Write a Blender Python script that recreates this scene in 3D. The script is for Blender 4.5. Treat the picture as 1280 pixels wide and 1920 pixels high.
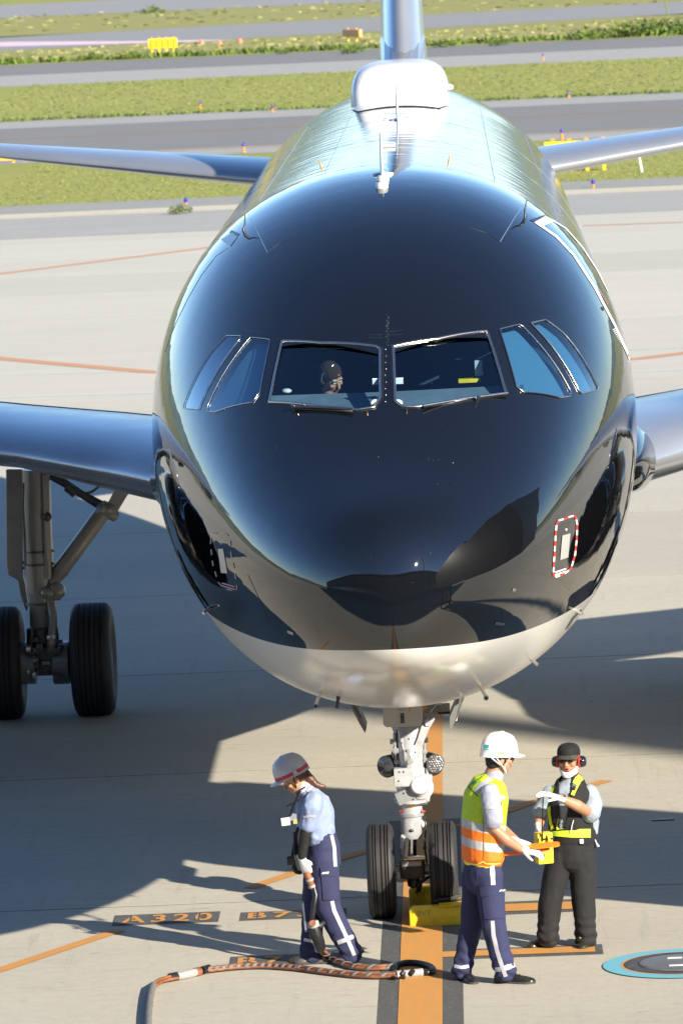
import bpy, bmesh, math, random
import numpy as np
from mathutils import Vector, Matrix, noise
from mathutils.bvhtree import BVHTree
random.seed(7)
V = Vector
SC = bpy.context.scene
for _o in list(bpy.data.objects):
    bpy.data.objects.remove(_o)
COL = SC.collection
# ------------------------------------------------------------------ camera
CAM = V((.565, -40.0565, 7.9506)); YAW, PITCH, ROLL, FPX = -.0223, .1031, -.0446, 10667.
_f = V((math.sin(YAW)*math.cos(PITCH), math.cos(YAW)*math.cos(PITCH), -math.sin(PITCH)))
_r = V((math.cos(YAW), -math.sin(YAW), 0)); _u = _r.cross(_f)
_rt = _r*math.cos(ROLL)+_u*math.sin(ROLL); _up = _u*math.cos(ROLL)-_r*math.sin(ROLL)
cd = bpy.data.cameras.new('camera'); cam = bpy.data.objects.new('camera', cd); COL.objects.link(cam)
M = Matrix((_rt, _up, -_f)).transposed().to_4x4(); M.translation = CAM; cam.matrix_world = M
cd.sensor_fit = 'HORIZONTAL'; cd.sensor_width = 24; cd.lens = 200
cd.clip_start = .5; cd.clip_end = 6000
cd.dof.use_dof = True; cd.dof.focus_distance = 43.0; cd.dof.aperture_fstop = 9.0
SC.camera = cam
# ------------------------------------------------------------------ light
SUN_AZ, SUN_EL = math.radians(41.2), math.radians(24.3)
sund = V((math.sin(SUN_AZ)*math.cos(SUN_EL), -math.cos(SUN_AZ)*math.cos(SUN_EL), math.sin(SUN_EL)))
w = bpy.data.worlds.new('World'); SC.world = w; w.use_nodes = True
nt = w.node_tree; nt.nodes.clear()
sky = nt.nodes.new('ShaderNodeTexSky'); sky.sky_type = 'NISHITA'; sky.sun_disc = False
sky.sun_elevation = SUN_EL; sky.sun_rotation = math.pi - SUN_AZ
sky.air_density = .75; sky.dust_density = .05; sky.ozone_density = 4.0
bg = nt.nodes.new('ShaderNodeBackground'); bg.inputs[1].default_value = .088
out = nt.nodes.new('ShaderNodeOutputWorld')
hs = nt.nodes.new('ShaderNodeHueSaturation'); hs.inputs['Saturation'].default_value = 1.03; nt.links.new(sky.outputs[0], hs.inputs['Color']); nt.links.new(hs.outputs[0], bg.inputs[0]); nt.links.new(bg.outputs[0], out.inputs[0])
sl = bpy.data.lights.new('sun', 'SUN'); sl.energy = 4.6; sl.angle = math.radians(.53); sl.color = (1, .92, .79)
so = bpy.data.objects.new('sun', sl); COL.objects.link(so)
so.rotation_euler = sund.to_track_quat('Z', 'Y').to_euler()
SC.view_settings.view_transform = 'Standard'; SC.view_settings.look = 'None'
SC.view_settings.gamma = 1; SC.view_settings.use_curve_mapping = False; SC.view_settings.exposure = 1.25
SC.cycles.max_bounces = 8; SC.cycles.transparent_max_bounces = 12

# ------------------------------------------------------------------ rays through the picture, met with real surfaces
def ray(u, v):
    return (_f+_rt*((u-640)/FPX)-_up*((v-960)/FPX)).normalized()
def U(u, v, y):
    d = ray(u, v); return CAM+d*((y-CAM.y)/d.y)
def G(u, v, z=0):
    d = ray(u, v); return CAM+d*((z-CAM.z)/d.z)
# ------------------------------------------------------------------ materials
MATS = {}
def mat(name, col, rough=.6, metal=0, var=0., vs=6., bump=0., bs=40., coat=0., spec=.5, col2=None, emit=None, dirt=None):
    if name in MATS: return MATS[name]
    m = bpy.data.materials.new(name); m.use_nodes = True; t = m.node_tree; b = t.nodes['Principled BSDF']
    b.inputs['Base Color'].default_value = (*col, 1); b.inputs['Roughness'].default_value = rough
    b.inputs['Metallic'].default_value = metal; b.inputs['Coat Weight'].default_value = coat
    b.inputs['Coat Roughness'].default_value = .04; b.inputs['Specular IOR Level'].default_value = spec
    tc = t.nodes.new('ShaderNodeTexCoord')
    if var or col2:
        n = t.nodes.new('ShaderNodeTexNoise'); n.inputs['Scale'].default_value = vs; n.inputs['Detail'].default_value = 6
        t.links.new(tc.outputs['Object'], n.inputs['Vector'])
        r = t.nodes.new('ShaderNodeMapRange'); r.inputs[1].default_value = .3; r.inputs[2].default_value = .7
        t.links.new(n.outputs[0], r.inputs[0])
        mx = t.nodes.new('ShaderNodeMix'); mx.data_type = 'RGBA'
        c2 = col2 or tuple(c*(1+var) for c in col)
        mx.inputs[6].default_value = (*(col if col2 else tuple(c*(1-var) for c in col)), 1); mx.inputs[7].default_value = (*c2, 1)
        t.links.new(r.outputs[0], mx.inputs[0]); t.links.new(mx.outputs[2], b.inputs['Base Color'])
        r2 = t.nodes.new('ShaderNodeMapRange'); r2.inputs[3].default_value = max(0, rough-.08); r2.inputs[4].default_value = min(1, rough+.1)
        t.links.new(n.outputs[0], r2.inputs[0])
        if rough > .15: t.links.new(r2.outputs[0], b.inputs['Roughness'])
    if bump:
        n2 = t.nodes.new('ShaderNodeTexNoise'); n2.inputs['Scale'].default_value = bs; n2.inputs['Detail'].default_value = 4
        t.links.new(tc.outputs['Object'], n2.inputs['Vector'])
        bp = t.nodes.new('ShaderNodeBump'); bp.inputs['Strength'].default_value = 1; bp.inputs['Distance'].default_value = bump
        t.links.new(n2.outputs[0], bp.inputs['Height']); t.links.new(bp.outputs[0], b.inputs['Normal'])
    MATS[name] = m; return m
def nodes(m):
    t = m.node_tree; return t, t.nodes['Principled BSDF'], (lambda k: t.nodes.new('ShaderNode'+k)), t.links.new
def math_(t, op, a, b=None, c=None):
    n = t.nodes.new('ShaderNodeMath'); n.operation = op
    for i, x in enumerate((a, b, c)):
        if x is None: continue
        if isinstance(x, (int, float)): n.inputs[i].default_value = x
        else: t.links.new(x, n.inputs[i])
    return n.outputs[0]
def mix_(t, f, a, b):
    n = t.nodes.new('ShaderNodeMix'); n.data_type = 'RGBA'
    if isinstance(f, (int, float)): n.inputs[0].default_value = f
    else: t.links.new(f, n.inputs[0])
    for i, x in ((6, a), (7, b)):
        if isinstance(x, tuple): n.inputs[i].default_value = (*x, 1)
        else: t.links.new(x, n.inputs[i])
    return n.outputs[2]
def noise_(t, scale, vec=None, detail=5, stretch=None, rough=.5):
    n = t.nodes.new('ShaderNodeTexNoise'); n.inputs['Scale'].default_value = scale; n.inputs['Detail'].default_value = detail
    n.inputs['Roughness'].default_value = rough
    src = vec or t.nodes.new('ShaderNodeNewGeometry').outputs['Position']
    if stretch:
        mp = t.nodes.new('ShaderNodeMapping'); mp.inputs['Scale'].default_value = stretch; t.links.new(src, mp.inputs[0]); src = mp.outputs[0]
    t.links.new(src, n.inputs['Vector']); return n.outputs[0]
def ramp_(t, x, a, b, lo=0., hi=1.):
    n = t.nodes.new('ShaderNodeMapRange'); n.inputs[1].default_value = a; n.inputs[2].default_value = b
    n.inputs[3].default_value = lo; n.inputs[4].default_value = hi; t.links.new(x, n.inputs[0]); return n.outputs[0]
def bump_(t, h, dist, b):
    n = t.nodes.new('ShaderNodeBump'); n.inputs['Strength'].default_value = 1; n.inputs['Distance'].default_value = dist
    t.links.new(h, n.inputs['Height']); t.links.new(n.outputs[0], b.inputs['Normal'])

# ------------------------------------------------------------------ objects
ORI = {}
def tag(o, label=None, cat=None, group=None, kind=None):
    if label: o['label'] = label
    if cat: o['category'] = cat
    if group: o['group'] = group
    if kind: o['kind'] = kind
    return o
def thing(name, loc, label, cat, group=None):
    o = bpy.data.objects.new(name, None); COL.objects.link(o); o.location = loc; o.empty_display_size = .2
    ORI[o.name] = V(loc); return tag(o, label, cat, group)
def link_mesh(name, me, parent=None, mats=()):
    o = bpy.data.objects.new(name, me); COL.objects.link(o)
    for m in mats: me.materials.append(m)
    if parent is not None: o.parent = parent
    ORI[o.name] = ORI.get(parent.name, V()) if parent is not None else V(o.location)
    return o
def rings(path):
    P = [V(p) for p in path]; T = []
    for i in range(len(P)):
        a = P[max(i-1, 0)]; b = P[min(i+1, len(P)-1)]; T.append((b-a).normalized() if (b-a).length > 1e-9 else V((0, 0, 1)))
    return P, T
class MB:
    def __init__(s): s.v = []; s.f = []; s.m = []; s.sm = []
    def add(s, vs, fs, mi=0, smooth=False):
        k = len(s.v); s.v += [V(x) for x in vs]
        for f in fs: s.f.append(tuple(i+k for i in f)); s.m.append(mi); s.sm.append(smooth)
        return s
    def box(s, c, sz, R=None, mi=0, bev=0.):
        c = V(c); R = R or Matrix.Identity(3); x, y, z = [q/2 for q in sz]
        if bev <= 0:
            vs = [c+R@V((a*x, b*y, d*z)) for a in (-1, 1) for b in (-1, 1) for d in (-1, 1)]
            return s.add(vs, [(0, 1, 3, 2), (4, 6, 7, 5), (0, 4, 5, 1), (2, 3, 7, 6), (0, 2, 6, 4), (1, 5, 7, 3)], mi)
        bm = bmesh.new(); bmesh.ops.create_cube(bm, size=1)
        bmesh.ops.scale(bm, vec=sz, verts=bm.verts); bmesh.ops.bevel(bm, geom=bm.edges[:], offset=bev, segments=2, affect='EDGES', profile=.7)
        vs = [c+R@v.co for v in bm.verts]; bm.verts.index_update(); fs = [tuple(v.index for v in f.verts) for f in bm.faces]; bm.free()
        return s.add(vs, fs, mi, True)
    def tube(s, path, r, n=10, mi=0, cap=True, smooth=True, flat=None):
        P, T = rings(path); rr = r if isinstance(r, (list, tuple)) else [r]*len(P)
        up = V((0, 0, 1)) if abs(T[0].z) < .9 else V((1, 0, 0)); a = T[0].cross(up).normalized(); vs = []
        for i, (p, t) in enumerate(zip(P, T)):
            a = (a-t*a.dot(t)).normalized(); b = t.cross(a)
            for k in range(n):
                q = 2*math.pi*k/n; vs.append(p+(a*math.cos(q)+b*math.sin(q)*(flat or 1))*rr[i])
        fs = []
        for i in range(len(P)-1):
            for k in range(n): fs.append((i*n+k, i*n+(k+1) % n, (i+1)*n+(k+1) % n, (i+1)*n+k))
        s.add(vs, fs, mi, smooth)
        if cap:
            k0 = len(s.v)-len(vs)
            s.f.append(tuple(k0+k for k in range(n))[::-1]); s.f.append(tuple(k0+(len(P)-1)*n+k for k in range(n))); s.m += [mi]*2; s.sm += [False]*2
        return s
    def lathe(s, o, ax, prof, n=24, mi=0, smooth=True, closed=False):
        ax = V(ax).normalized(); o = V(o); up = V((0, 0, 1)) if abs(ax.z) < .9 else V((1, 0, 0)); a = ax.cross(up).normalized(); b = ax.cross(a)
        vs = []
        for (h, r) in prof:
            for k in range(n):
                q = 2*math.pi*k/n; vs.append(o+ax*h+(a*math.cos(q)+b*math.sin(q))*r)
        fs = []; L = len(prof)
        for i in range(L if closed else L-1):
            j = (i+1) % L
            for k in range(n): fs.append((i*n+k, i*n+(k+1) % n, j*n+(k+1) % n, j*n+k))
        if not closed:
            if prof[0][1] > 1e-4: fs.append(tuple(range(n))[::-1])
            if prof[-1][1] > 1e-4: fs.append(tuple((L-1)*n+k for k in range(n)))
        return s.add(vs, fs, mi, smooth)
    def ell(s, c, r, R=None, mi=0, n=14):
        R = R or Matrix.Identity(3); c = V(c); vs = []; fs = []; m = n//2
        for i in range(m+1):
            p = math.pi*i/m
            for k in range(n):
                q = 2*math.pi*k/n; vs.append(c+R@V((r[0]*math.sin(p)*math.cos(q), r[1]*math.sin(p)*math.sin(q), r[2]*math.cos(p))))
        for i in range(m):
            for k in range(n): fs.append((i*n+k, (i+1)*n+k, (i+1)*n+(k+1) % n, i*n+(k+1) % n))
        return s.add(vs, fs, mi, True)
    def loft(s, secs, mi=0, smooth=True, caps=True, closed=True):
        n = len(secs[0]); vs = [p for q in secs for p in q]; fs = []
        for i in range(len(secs)-1):
            for k in range(n if closed else n-1): fs.append((i*n+k, i*n+(k+1) % n, (i+1)*n+(k+1) % n, (i+1)*n+k))
        if caps: fs += [tuple(range(n))[::-1], tuple((len(secs)-1)*n+k for k in range(n))]
        return s.add(vs, fs, mi, smooth)
    def prism(s, poly, d, mi=0):
        d = V(d); n = len(poly); P = [V(p) for p in poly]
        return s.add(P+[p+d for p in P], [tuple(range(n))[::-1], tuple(range(n, 2*n))]+[(k, (k+1) % n, n+(k+1) % n, n+k) for k in range(n)], mi)
    def limb(s, path, rad, side=(1, 0, 0), n=16, mi=0):
        """closed elliptical limb: rad = [(a along side, b across)], rounded ends"""
        P, T = rings(path); side = V(side); secs = []
        def ring(p, t, a, b):
            x = (side-t*side.dot(t)).normalized(); y = t.cross(x)
            return [p+x*(a*math.cos(2*math.pi*k/n))+y*(b*math.sin(2*math.pi*k/n)) for k in range(n)]
        a0, b0 = rad[0]; a1, b1 = rad[-1]; m0 = min(a0, b0); m1 = min(a1, b1)
        for q in (.05, .5, .85): secs.append(ring(P[0]-T[0]*m0*.8*math.sqrt(1-q*q), T[0], a0*q, b0*q))
        for p, t, (a, b) in zip(P, T, rad): secs.append(ring(p, t, a, b))
        for q in (.85, .5, .05): secs.append(ring(P[-1]+T[-1]*m1*.8*math.sqrt(1-q*q), T[-1], a1*q, b1*q))
        return s.loft(secs, mi)
    def mesh(s, off=V()):
        me = bpy.data.meshes.new('m'); me.from_pydata([tuple(v-off) for v in s.v], [], s.f); me.validate(clean_customdata=False)
        if len(me.polygons) == len(s.f):
            me.polygons.foreach_set('material_index', s.m); me.polygons.foreach_set('use_smooth', s.sm)
        bm = bmesh.new(); bm.from_mesh(me); bmesh.ops.recalc_face_normals(bm, faces=bm.faces[:]); bm.to_mesh(me); bm.free()
        me.update(); return me
    def build(s, name, mats, parent=None, loc=None, bevel=0, auto=True, **kw):
        if not isinstance(mats, (list, tuple)): mats = [mats]
        off = ORI[parent.name] if parent is not None else V(loc or (0, 0, 0))
        me = s.mesh(off); me.name = name
        o = link_mesh(name, me, parent, mats)
        if parent is None: o.location = off; ORI[o.name] = V(off)
        if auto and any(s.sm):
            sharp(me)
        if bevel:
            b = o.modifiers.new('bevel', 'BEVEL'); b.width = bevel; b.segments = 2; b.limit_method = 'ANGLE'
        if kw: tag(o, **kw)
        return o
def sharp(me, ang=50):
    c = math.cos(math.radians(ang)); bm = bmesh.new(); bm.from_mesh(me)
    for e in bm.edges:
        if len(e.link_faces) == 2 and e.link_faces[0].normal.dot(e.link_faces[1].normal) < c: e.smooth = False
    bm.to_mesh(me); bm.free()
def blob(mb, voxel, smooth=4, amp=0., fn=None, sub=False):
    """union of closed pieces -> one continuous skin"""
    me = mb.mesh(); o = bpy.data.objects.new('tmp', me); COL.objects.link(o)
    r = o.modifiers.new('r', 'REMESH'); r.mode = 'VOXEL'; r.voxel_size = voxel; r.use_smooth_shade = True
    if smooth:
        q = o.modifiers.new('s', 'SMOOTH'); q.factor = .5; q.iterations = smooth
    dg = bpy.context.evaluated_depsgraph_get(); ev = o.evaluated_get(dg); nm = bpy.data.meshes.new_from_object(ev)
    bpy.data.objects.remove(o); bpy.data.meshes.remove(me)
    if fn:
        n = len(nm.vertices); ns = [v.normal.copy() for v in nm.vertices]
        for v, nn in zip(nm.vertices, ns): v.co += nn*fn(v.co, nn)
        nm.update()
    nm.polygons.foreach_set('use_smooth', [True]*len(nm.polygons)); nm.materials.clear()
    return nm
def bvh_of(me): return BVHTree.FromPolygons([v.co.copy() for v in me.vertices], [tuple(p.vertices) for p in me.polygons])
def place(me, name, mats, parent):
    off = ORI[parent.name]; me.transform(Matrix.Translation(-off)); me.name = name
    return link_mesh(name, me, parent, mats if isinstance(mats, (list, tuple)) else [mats])
def hit(bv, u, v, fb=None):
    h = bv.ray_cast(CAM, ray(u, v))
    if h[0] is None:
        return (fb, V((0, -1, 0))) if fb else None
    n = h[1]
    if n.dot(ray(u, v)) > 0: n = -n
    return h[0], n
def patch(bv, quad, nx=2, ny=2, off=.003, th=0.):
    """a four-cornered piece of trim laid on a surface"""
    mb = MB(); vs = []; q = quad
    for j in range(ny+1):
        for i in range(nx+1):
            a, b = i/nx, j/ny
            u = (q[0][0]*(1-a)+q[1][0]*a)*(1-b)+(q[3][0]*(1-a)+q[2][0]*a)*b
            v = (q[0][1]*(1-a)+q[1][1]*a)*(1-b)+(q[3][1]*(1-a)+q[2][1]*a)*b
            h = hit(bv, u, v)
            if h is None: h = (vs[-1] if vs else U(u, v, 3), V((0, -1, 0))); vs.append(h[0]); continue
            vs.append(h[0]+h[1]*off)
    fs = [(j*(nx+1)+i, j*(nx+1)+i+1, (j+1)*(nx+1)+i+1, (j+1)*(nx+1)+i) for j in range(ny) for i in range(nx)]
    mb.add(vs, fs, 0, True); return mb
def strip(bv, line, wpx, step=6., off=.003, mb=None, mi=0):
    """ribbon of trim following a line over a surface"""
    L = [V((*p, 0)) for p in line]; pts = []
    for a, b in zip(L[:-1], L[1:]):
        k = max(1, int((b-a).length/step))
        pts += [a.lerp(b, i/k) for i in range(k)]
    pts.append(L[-1]); mb = mb or MB(); vs = []; last = None
    for i, p in enumerate(pts):
        t = (pts[min(i+1, len(pts)-1)]-pts[max(i-1, 0)]).normalized(); n = V((-t.y, t.x, 0)); row = []
        for s_ in (-.5, 0, .5):
            q = p+n*(wpx*s_); h = hit(bv, q.x, q.y)
            row.append(h[0]+h[1]*off if h else None)
        if None in row: row = [r if r is not None else next((x for x in row if x is not None), last) for r in row]
        if None in row: continue
        last = row[1]; vs += row
    fs = []
    for i in range(len(vs)//3-1):
        for k in (0, 1): fs.append((i*3+k, i*3+k+1, i*3+k+4, i*3+k+3))
    return mb.add(vs, fs, mi, True)
def seam(bv, line, r, step=8., mb=None, mi=0, off=0.):
    pts = []; L = [V((*p, 0)) for p in line]
    for a, b in zip(L[:-1], L[1:]):
        k = max(1, int((b-a).length/step)); pts += [a.lerp(b, i/k) for i in range(k)]
    pts.append(L[-1]); P = []
    for p in pts:
        h = hit(bv, p.x, p.y)
        if h: P.append(h[0]+h[1]*off)
    mb = mb or MB()
    if len(P) > 1: mb.tube(P, r, 6, mi)
    return mb
def copy_tree(o, parent=None):
    c = o.copy(); COL.objects.link(c); c.parent = parent; ORI[c.name] = ORI.get(o.name, V())
    for ch in list(o.children): copy_tree(ch, c)
    return c
def mirror_mesh(o):
    """own mirrored mesh (X -> -X) for a copied part"""
    me = o.data.copy(); me.transform(Matrix.Diagonal((-1, 1, 1, 1))); me.flip_normals(); o.data = me
def nz(p, f, s=0): return noise.noise(V((p.x*f+s, p.y*f-s*2, p.z*f+s*.7)))
# common materials
black_paint = mat('gloss_black_paint', (.0045, .005, .006), .025, coat=0)
chrome = mat('polished_steel', (.75, .75, .76), .12, 1, var=.06)
silver = mat('silver_trim', (.62, .6, .56), .22, 1, var=.08, vs=30)
alu = mat('grey_gear_enamel', (.33, .34, .35), .3, .35, var=.06, vs=14, bump=.0008, bs=60)
gearwhite = mat('white_gear_enamel', (.46, .47, .48), .24, .25, var=.12, vs=14, coat=.5)
darkm = mat('dark_steel', (.06, .06, .065), .42, .6, var=.25, vs=20)
blackm = mat('black_plastic', (.012, .012, .013), .35, 0, var=.2, vs=20)
rubber = mat('tyre_rubber', (.022, .021, .021), .62, 0, var=.16, vs=9, bump=.001, bs=90)
white = mat('white_paint', (.8, .8, .8), .25, 0, var=.02, vs=3, coat=.5)
grey = mat('grey_paint', (.42, .43, .44), .35, 0, var=.05, vs=4)
yellow = mat('yellow_paint', (.75, .52, .01), .45, 0, var=.12, vs=14, bump=.001, bs=50)
orange = mat('orange_paint', (.7, .25, .02), .5, 0, var=.1, vs=14)
redm = mat('red_paint', (.6, .03, .02), .45)
# ================================================================== GROUND
def ground_sheet(name, x0, x1, y0, y1, z, m, sub=1, pts=None):
    mb = MB(); P = pts or [(x0, y0), (x1, y0), (x1, y1), (x0, y1)]
    mb.add([(x, y, z) for x, y in P], [(0, 1, 2, 3)])
    return mb.build(name, m, loc=(0, 0, 0), kind='structure')
def concrete(name, base, base2, big=.12):
    m = mat(name, base, .85); t, b, N, L = nodes(m)
    n1 = noise_(t, .35, detail=6, stretch=(.5, 1.6, 1)); n2 = noise_(t, 9, detail=8, rough=.7); n3 = noise_(t, 48, detail=6, rough=.85)
    c = mix_(t, ramp_(t, n1, .3, .7), base, base2)
    c = mix_(t, ramp_(t, n2, .35, .75, 0, .42), c, tuple(x*.68 for x in base))
    c = mix_(t, ramp_(t, n3, .5, .72, 0, .35), c, tuple(x*1.25 for x in base2)); c = mix_(t, ramp_(t, n3, .5, .3, 0, .4), c, tuple(x*.72 for x in base))
    # dark flecks, drips and tyre scuffs
    n5 = noise_(t, 5., detail=3, rough=.6); c = mix_(t, ramp_(t, n5, .68, .74, 0, .5), c, tuple(x*.5 for x in base)); n6 = noise_(t, 1., detail=5, stretch=(7, .35, 1), rough=.7); c = mix_(t, ramp_(t, n6, .58, .74, 0, .35), c, tuple(x*.55 for x in base))
    n4 = noise_(t, 2.2, detail=9, stretch=(.6, 2.4, 1), rough=.75)
    c = mix_(t, ramp_(t, n4, .56, .76, 0, .6), c, tuple(x*.45 for x in base))
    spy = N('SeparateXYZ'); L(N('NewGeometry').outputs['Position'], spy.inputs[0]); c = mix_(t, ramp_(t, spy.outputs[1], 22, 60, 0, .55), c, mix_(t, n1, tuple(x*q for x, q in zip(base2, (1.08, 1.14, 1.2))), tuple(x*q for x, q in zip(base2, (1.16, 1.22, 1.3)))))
    oi = N('ObjectInfo'); tint = ramp_(t, oi.outputs['Random'], 0, 1, .91, 1.05)
    hs = N('HueSaturation'); L(c, hs.inputs['Color']); L(tint, hs.inputs['Value']); L(hs.outputs[0], b.inputs['Base Color'])
    bump_(t, n3, .002, b); return m
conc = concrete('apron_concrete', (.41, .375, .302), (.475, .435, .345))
joint = mat('joint_filler', (.06, .055, .05), .9, var=.2, vs=2)
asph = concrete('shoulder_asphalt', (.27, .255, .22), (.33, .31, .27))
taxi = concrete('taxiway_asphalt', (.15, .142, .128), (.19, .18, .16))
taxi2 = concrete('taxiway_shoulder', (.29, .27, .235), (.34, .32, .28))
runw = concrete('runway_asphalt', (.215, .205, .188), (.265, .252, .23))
kerb = concrete('kerb_concrete', (.235, .222, .19), (.28, .265, .225))
def grassmat(name, a, b_, c_, sc=1.):
    m = mat(name, a, .9, spec=.1); t, b, N, L = nodes(m)
    n1 = noise_(t, .09*sc, detail=7, stretch=(.5, 1, 1), rough=.65); n2 = noise_(t, 1.6*sc, detail=8, rough=.75); n3 = noise_(t, 12*sc, detail=4)
    c = mix_(t, ramp_(t, n1, .35, .65), a, b_); c = mix_(t, ramp_(t, n2, .4, .7), c, c_)
    c = mix_(t, ramp_(t, n3, .4, .65, 0, .4), c, tuple(x*.5 for x in a)); L(c, b.inputs['Base Color']); bump_(t, n3, .02, b); return m
gr1 = grassmat('mown_grass', (.255, .30, .065), (.325, .325, .09), (.36, .335, .12))
gr2 = grassmat('rough_grass', (.31, .30, .105), (.37, .335, .135), (.24, .26, .08), .7)
terr = ground_sheet('ground', -3600, 3600, -3600, 3600, -.06, gr1)
ap_base = ground_sheet('apron_base', -420, 420, -120, 121, -.0015, joint)
# concrete slabs one by one where their joints can be told apart
sx, sy = 15., 7.28
slab_me = None
root = ap_base
for i in range(-2, 2):
    for j in range(-7, 13):
        x0 = .06+sx*i; y0 = 13.3+sy*j
        if y0+sy > 108: continue
        if slab_me is None:
            mb = MB(); mb.box((sx/2, sy/2, -.015), (sx-.026, sy-.03, .03)); slab_me = mb.mesh(); slab_me.materials.append(conc)
        o = bpy.data.objects.new('slab', slab_me); COL.objects.link(o); o.parent = root; o.location = (x0, y0, 0)
ya, yb = 13.3-7*sy, 13.3+13*sy
XL, XR = .06-2*sx, .06+2*sx
mb = MB()
for (a, b_, c, d) in ((-420, XL, -120, 121), (XR, 420, -120, 121), (XL, XR, -120, ya), (XL, XR, yb+.001, 113)):
    mb.add([(a, c, .0), (b_, c, .0), (b_, d, .0), (a, d, .0)], [(0, 1, 2, 3)])
mb.build('apron', conc, loc=(0, 0, 0), kind='structure')
ground_sheet('apron_shoulder', 0, 0, 0, 0, .002, asph, pts=[(-420, 112), (420, 109), (420, 121.6), (-420, 121.6)])
mb = MB(); mb.box((0, 124.2, .05), (320, 5.0, .16)); mb.build('kerb_strip', kerb, loc=(0, 0, 0), kind='structure')
def gs(n, pts, z, m): ground_sheet(n, 0, 0, 0, 0, z, m, pts=pts)
gs('grass_verge', [(-200, 126.6), (200, 126.6), (200, 166), (-200, 166)], -.02, gr1)
gs('taxiway_shoulder', [(-200, 164), (200, 159), (200, 208), (-200, 208.6)], -.012, taxi2)
gs('taxiway', [(-200, 168.5), (200, 168.5), (200, 198), (-200, 200)], -.008, taxi)
gs('grass_verge', [(-250, 208.5), (250, 208), (250, 268), (-250, 275)], -.004, gr1)
gs('taxiway_shoulder', [(-300, 270), (300, 264), (300, 320), (-300, 326)], .0, taxi2)
gs('taxiway', [(-300, 291), (300, 291), (300, 319), (-300, 325)], .006, taxi)
gs('grass_verge', [(-300, 321), (300, 313), (300, 420), (-300, 355)], .012, gr2)
gs('runway', [(-300, 355), (0, 377), (300, 420), (300, 560), (0, 436), (-300, 380)], .02, runw) if False else None
mb = MB(); mb.add([(-300, 262, .02), (-31.2, 364.7, .02), (-7.1, 374, .02), (18.4, 392.2, .02), (300, 560, .02), (300, 700, .02), (20.8, 449, .02), (-8.2, 436.3, .02), (-35.4, 419.2, .02), (-300, 340, .02)],
                  [(0, 1, 8, 9), (1, 2, 7, 8), (2, 3, 6, 7), (3, 4, 5, 6)]); mb.build('runway', runw, loc=(0, 0, 0), kind='structure')
gs('grass_verge', [(-300, 419), (300, 430), (300, 545), (-300, 545)], .014, gr2)
gs('grass_verge', [(-300, 300), (-36, 419), (-36, 545), (-300, 545)], .010, gr2)
gs('far_runway', [(-300, 552), (300, 505), (300, 640), (-300, 645)], .024, runw)
gs('grass_verge', [(-800, 645), (800, 640), (800, 1500), (-800, 1500)], .012, gr1)
# painted lines
def paint(name, c, wear=.35, dark=(.3, .27, .22)):
    m = mat(name, c, .7); t, b, N, L = nodes(m)
    n = noise_(t, 30, detail=8, rough=.8); n2 = noise_(t, 4, detail=6, stretch=(3, .6, 1))
    f = math_(t, 'MULTIPLY', ramp_(t, n, .5, .7), ramp_(t, n2, .35, .6)); cc = mix_(t, math_(t, 'MULTIPLY', f, wear*2), c, dark)
    cc = mix_(t, ramp_(t, n2, .3, .8, 0, .25), cc, tuple(x*.7 for x in c)); L(cc, b.inputs['Base Color']); return m
p_or = paint('orange_line_paint', (.54, .245, .05), .5); p_bk = paint('black_line_paint', (.075, .075, .072), .5, (.28, .26, .22))
p_wh = paint('white_line_paint', (.62, .6, .55)); p_cy = paint('cyan_line_paint', (.13, .40, .50), .6, (.35, .34, .3)); p_orl = paint('faded_orange_paint', (.55, .27, .12))
def mark(pts, m, z=.004, name='painted_line'):
    mb = MB(); n = len(pts); mb.add([(x, y, z) for x, y in pts], [tuple(range(n))]); return mb.build(name, m, loc=(0, 0, 0), kind='structure')
def mline(pts, wd, m, z=.004, name='painted_line'):
    mb = MB(); P = [V((*p, 0)) for p in pts]; vs = []
    for i, p in enumerate(P):
        t = (P[min(i+1, len(P)-1)]-P[max(i-1, 0)]).normalized(); n = V((-t.y, t.x, 0))*wd/2; vs += [(p.x+n.x, p.y+n.y, z), (p.x-n.x, p.y-n.y, z)]
    mb.add(vs, [(2*i, 2*i+1, 2*i+3, 2*i+2) for i in range(len(P)-1)]); return mb.build(name, m, loc=(0, 0, 0), kind='structure')
mark([(-.25, -30), (.38, -30), (.38, 9.9), (-.25, 9.9)], p_bk, .003, 'centreline_border')
mark([(-.1, -30), (.225, -30), (.225, 60), (-.1, 60)], p_or, .007, 'centreline')
mark([(.38, 4.9), (1.36, 4.92), (1.36, 5.5), (.38, 5.5)], p_bk, .003, 'stop_bar_border')
mark([(.225, 5.05), (1.3, 5.02), (1.3, 5.36), (.225, 5.38)], p_or, .0075, 'stop_bar')
mark([(.38, 3.02), (1.46, 3.0), (1.46, 3.42), (.38, 3.44)], p_bk, .003, 'stop_bar_border')
mark([(.225, 3.12), (1.4, 3.09), (1.4, 3.35), (.225, 3.35)], p_or, .0075, 'stop_bar')
mline([(-4.1, 1.9), (-3.2, 3.35), (-2.37, 4.9)], .13, p_or, .0065, 'lead_in_line')
mline([(-1.38, 6.66), (-.99, 7.4), (-.25, 8.6)], .13, p_or, .0065, 'lead_in_line')
mline([(.38, 9.45), (.8, 10.2), (1.07, 10.7), (1.74, 11.75)], .13, p_or, .0065, 'lead_in_line')
mline([(-16, 87), (-10.3, 95.3), (-5.8, 102.4), (-2, 108)], .35, p_orl, .004, 'faded_guide_line')
mline([(-12, 75), (-8.2, 67.8), (-5.1, 62.9), (-2, 60.6), (0, 60), (2.5, 60.4), (3.8, 61.2), (4.6, 62), (9, 68)], .4, p_orl, .005, 'faded_guide_line')
mline([(3.8, 105.2), (9, 104.4)], .3, p_orl, .006, 'faded_guide_line')
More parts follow.
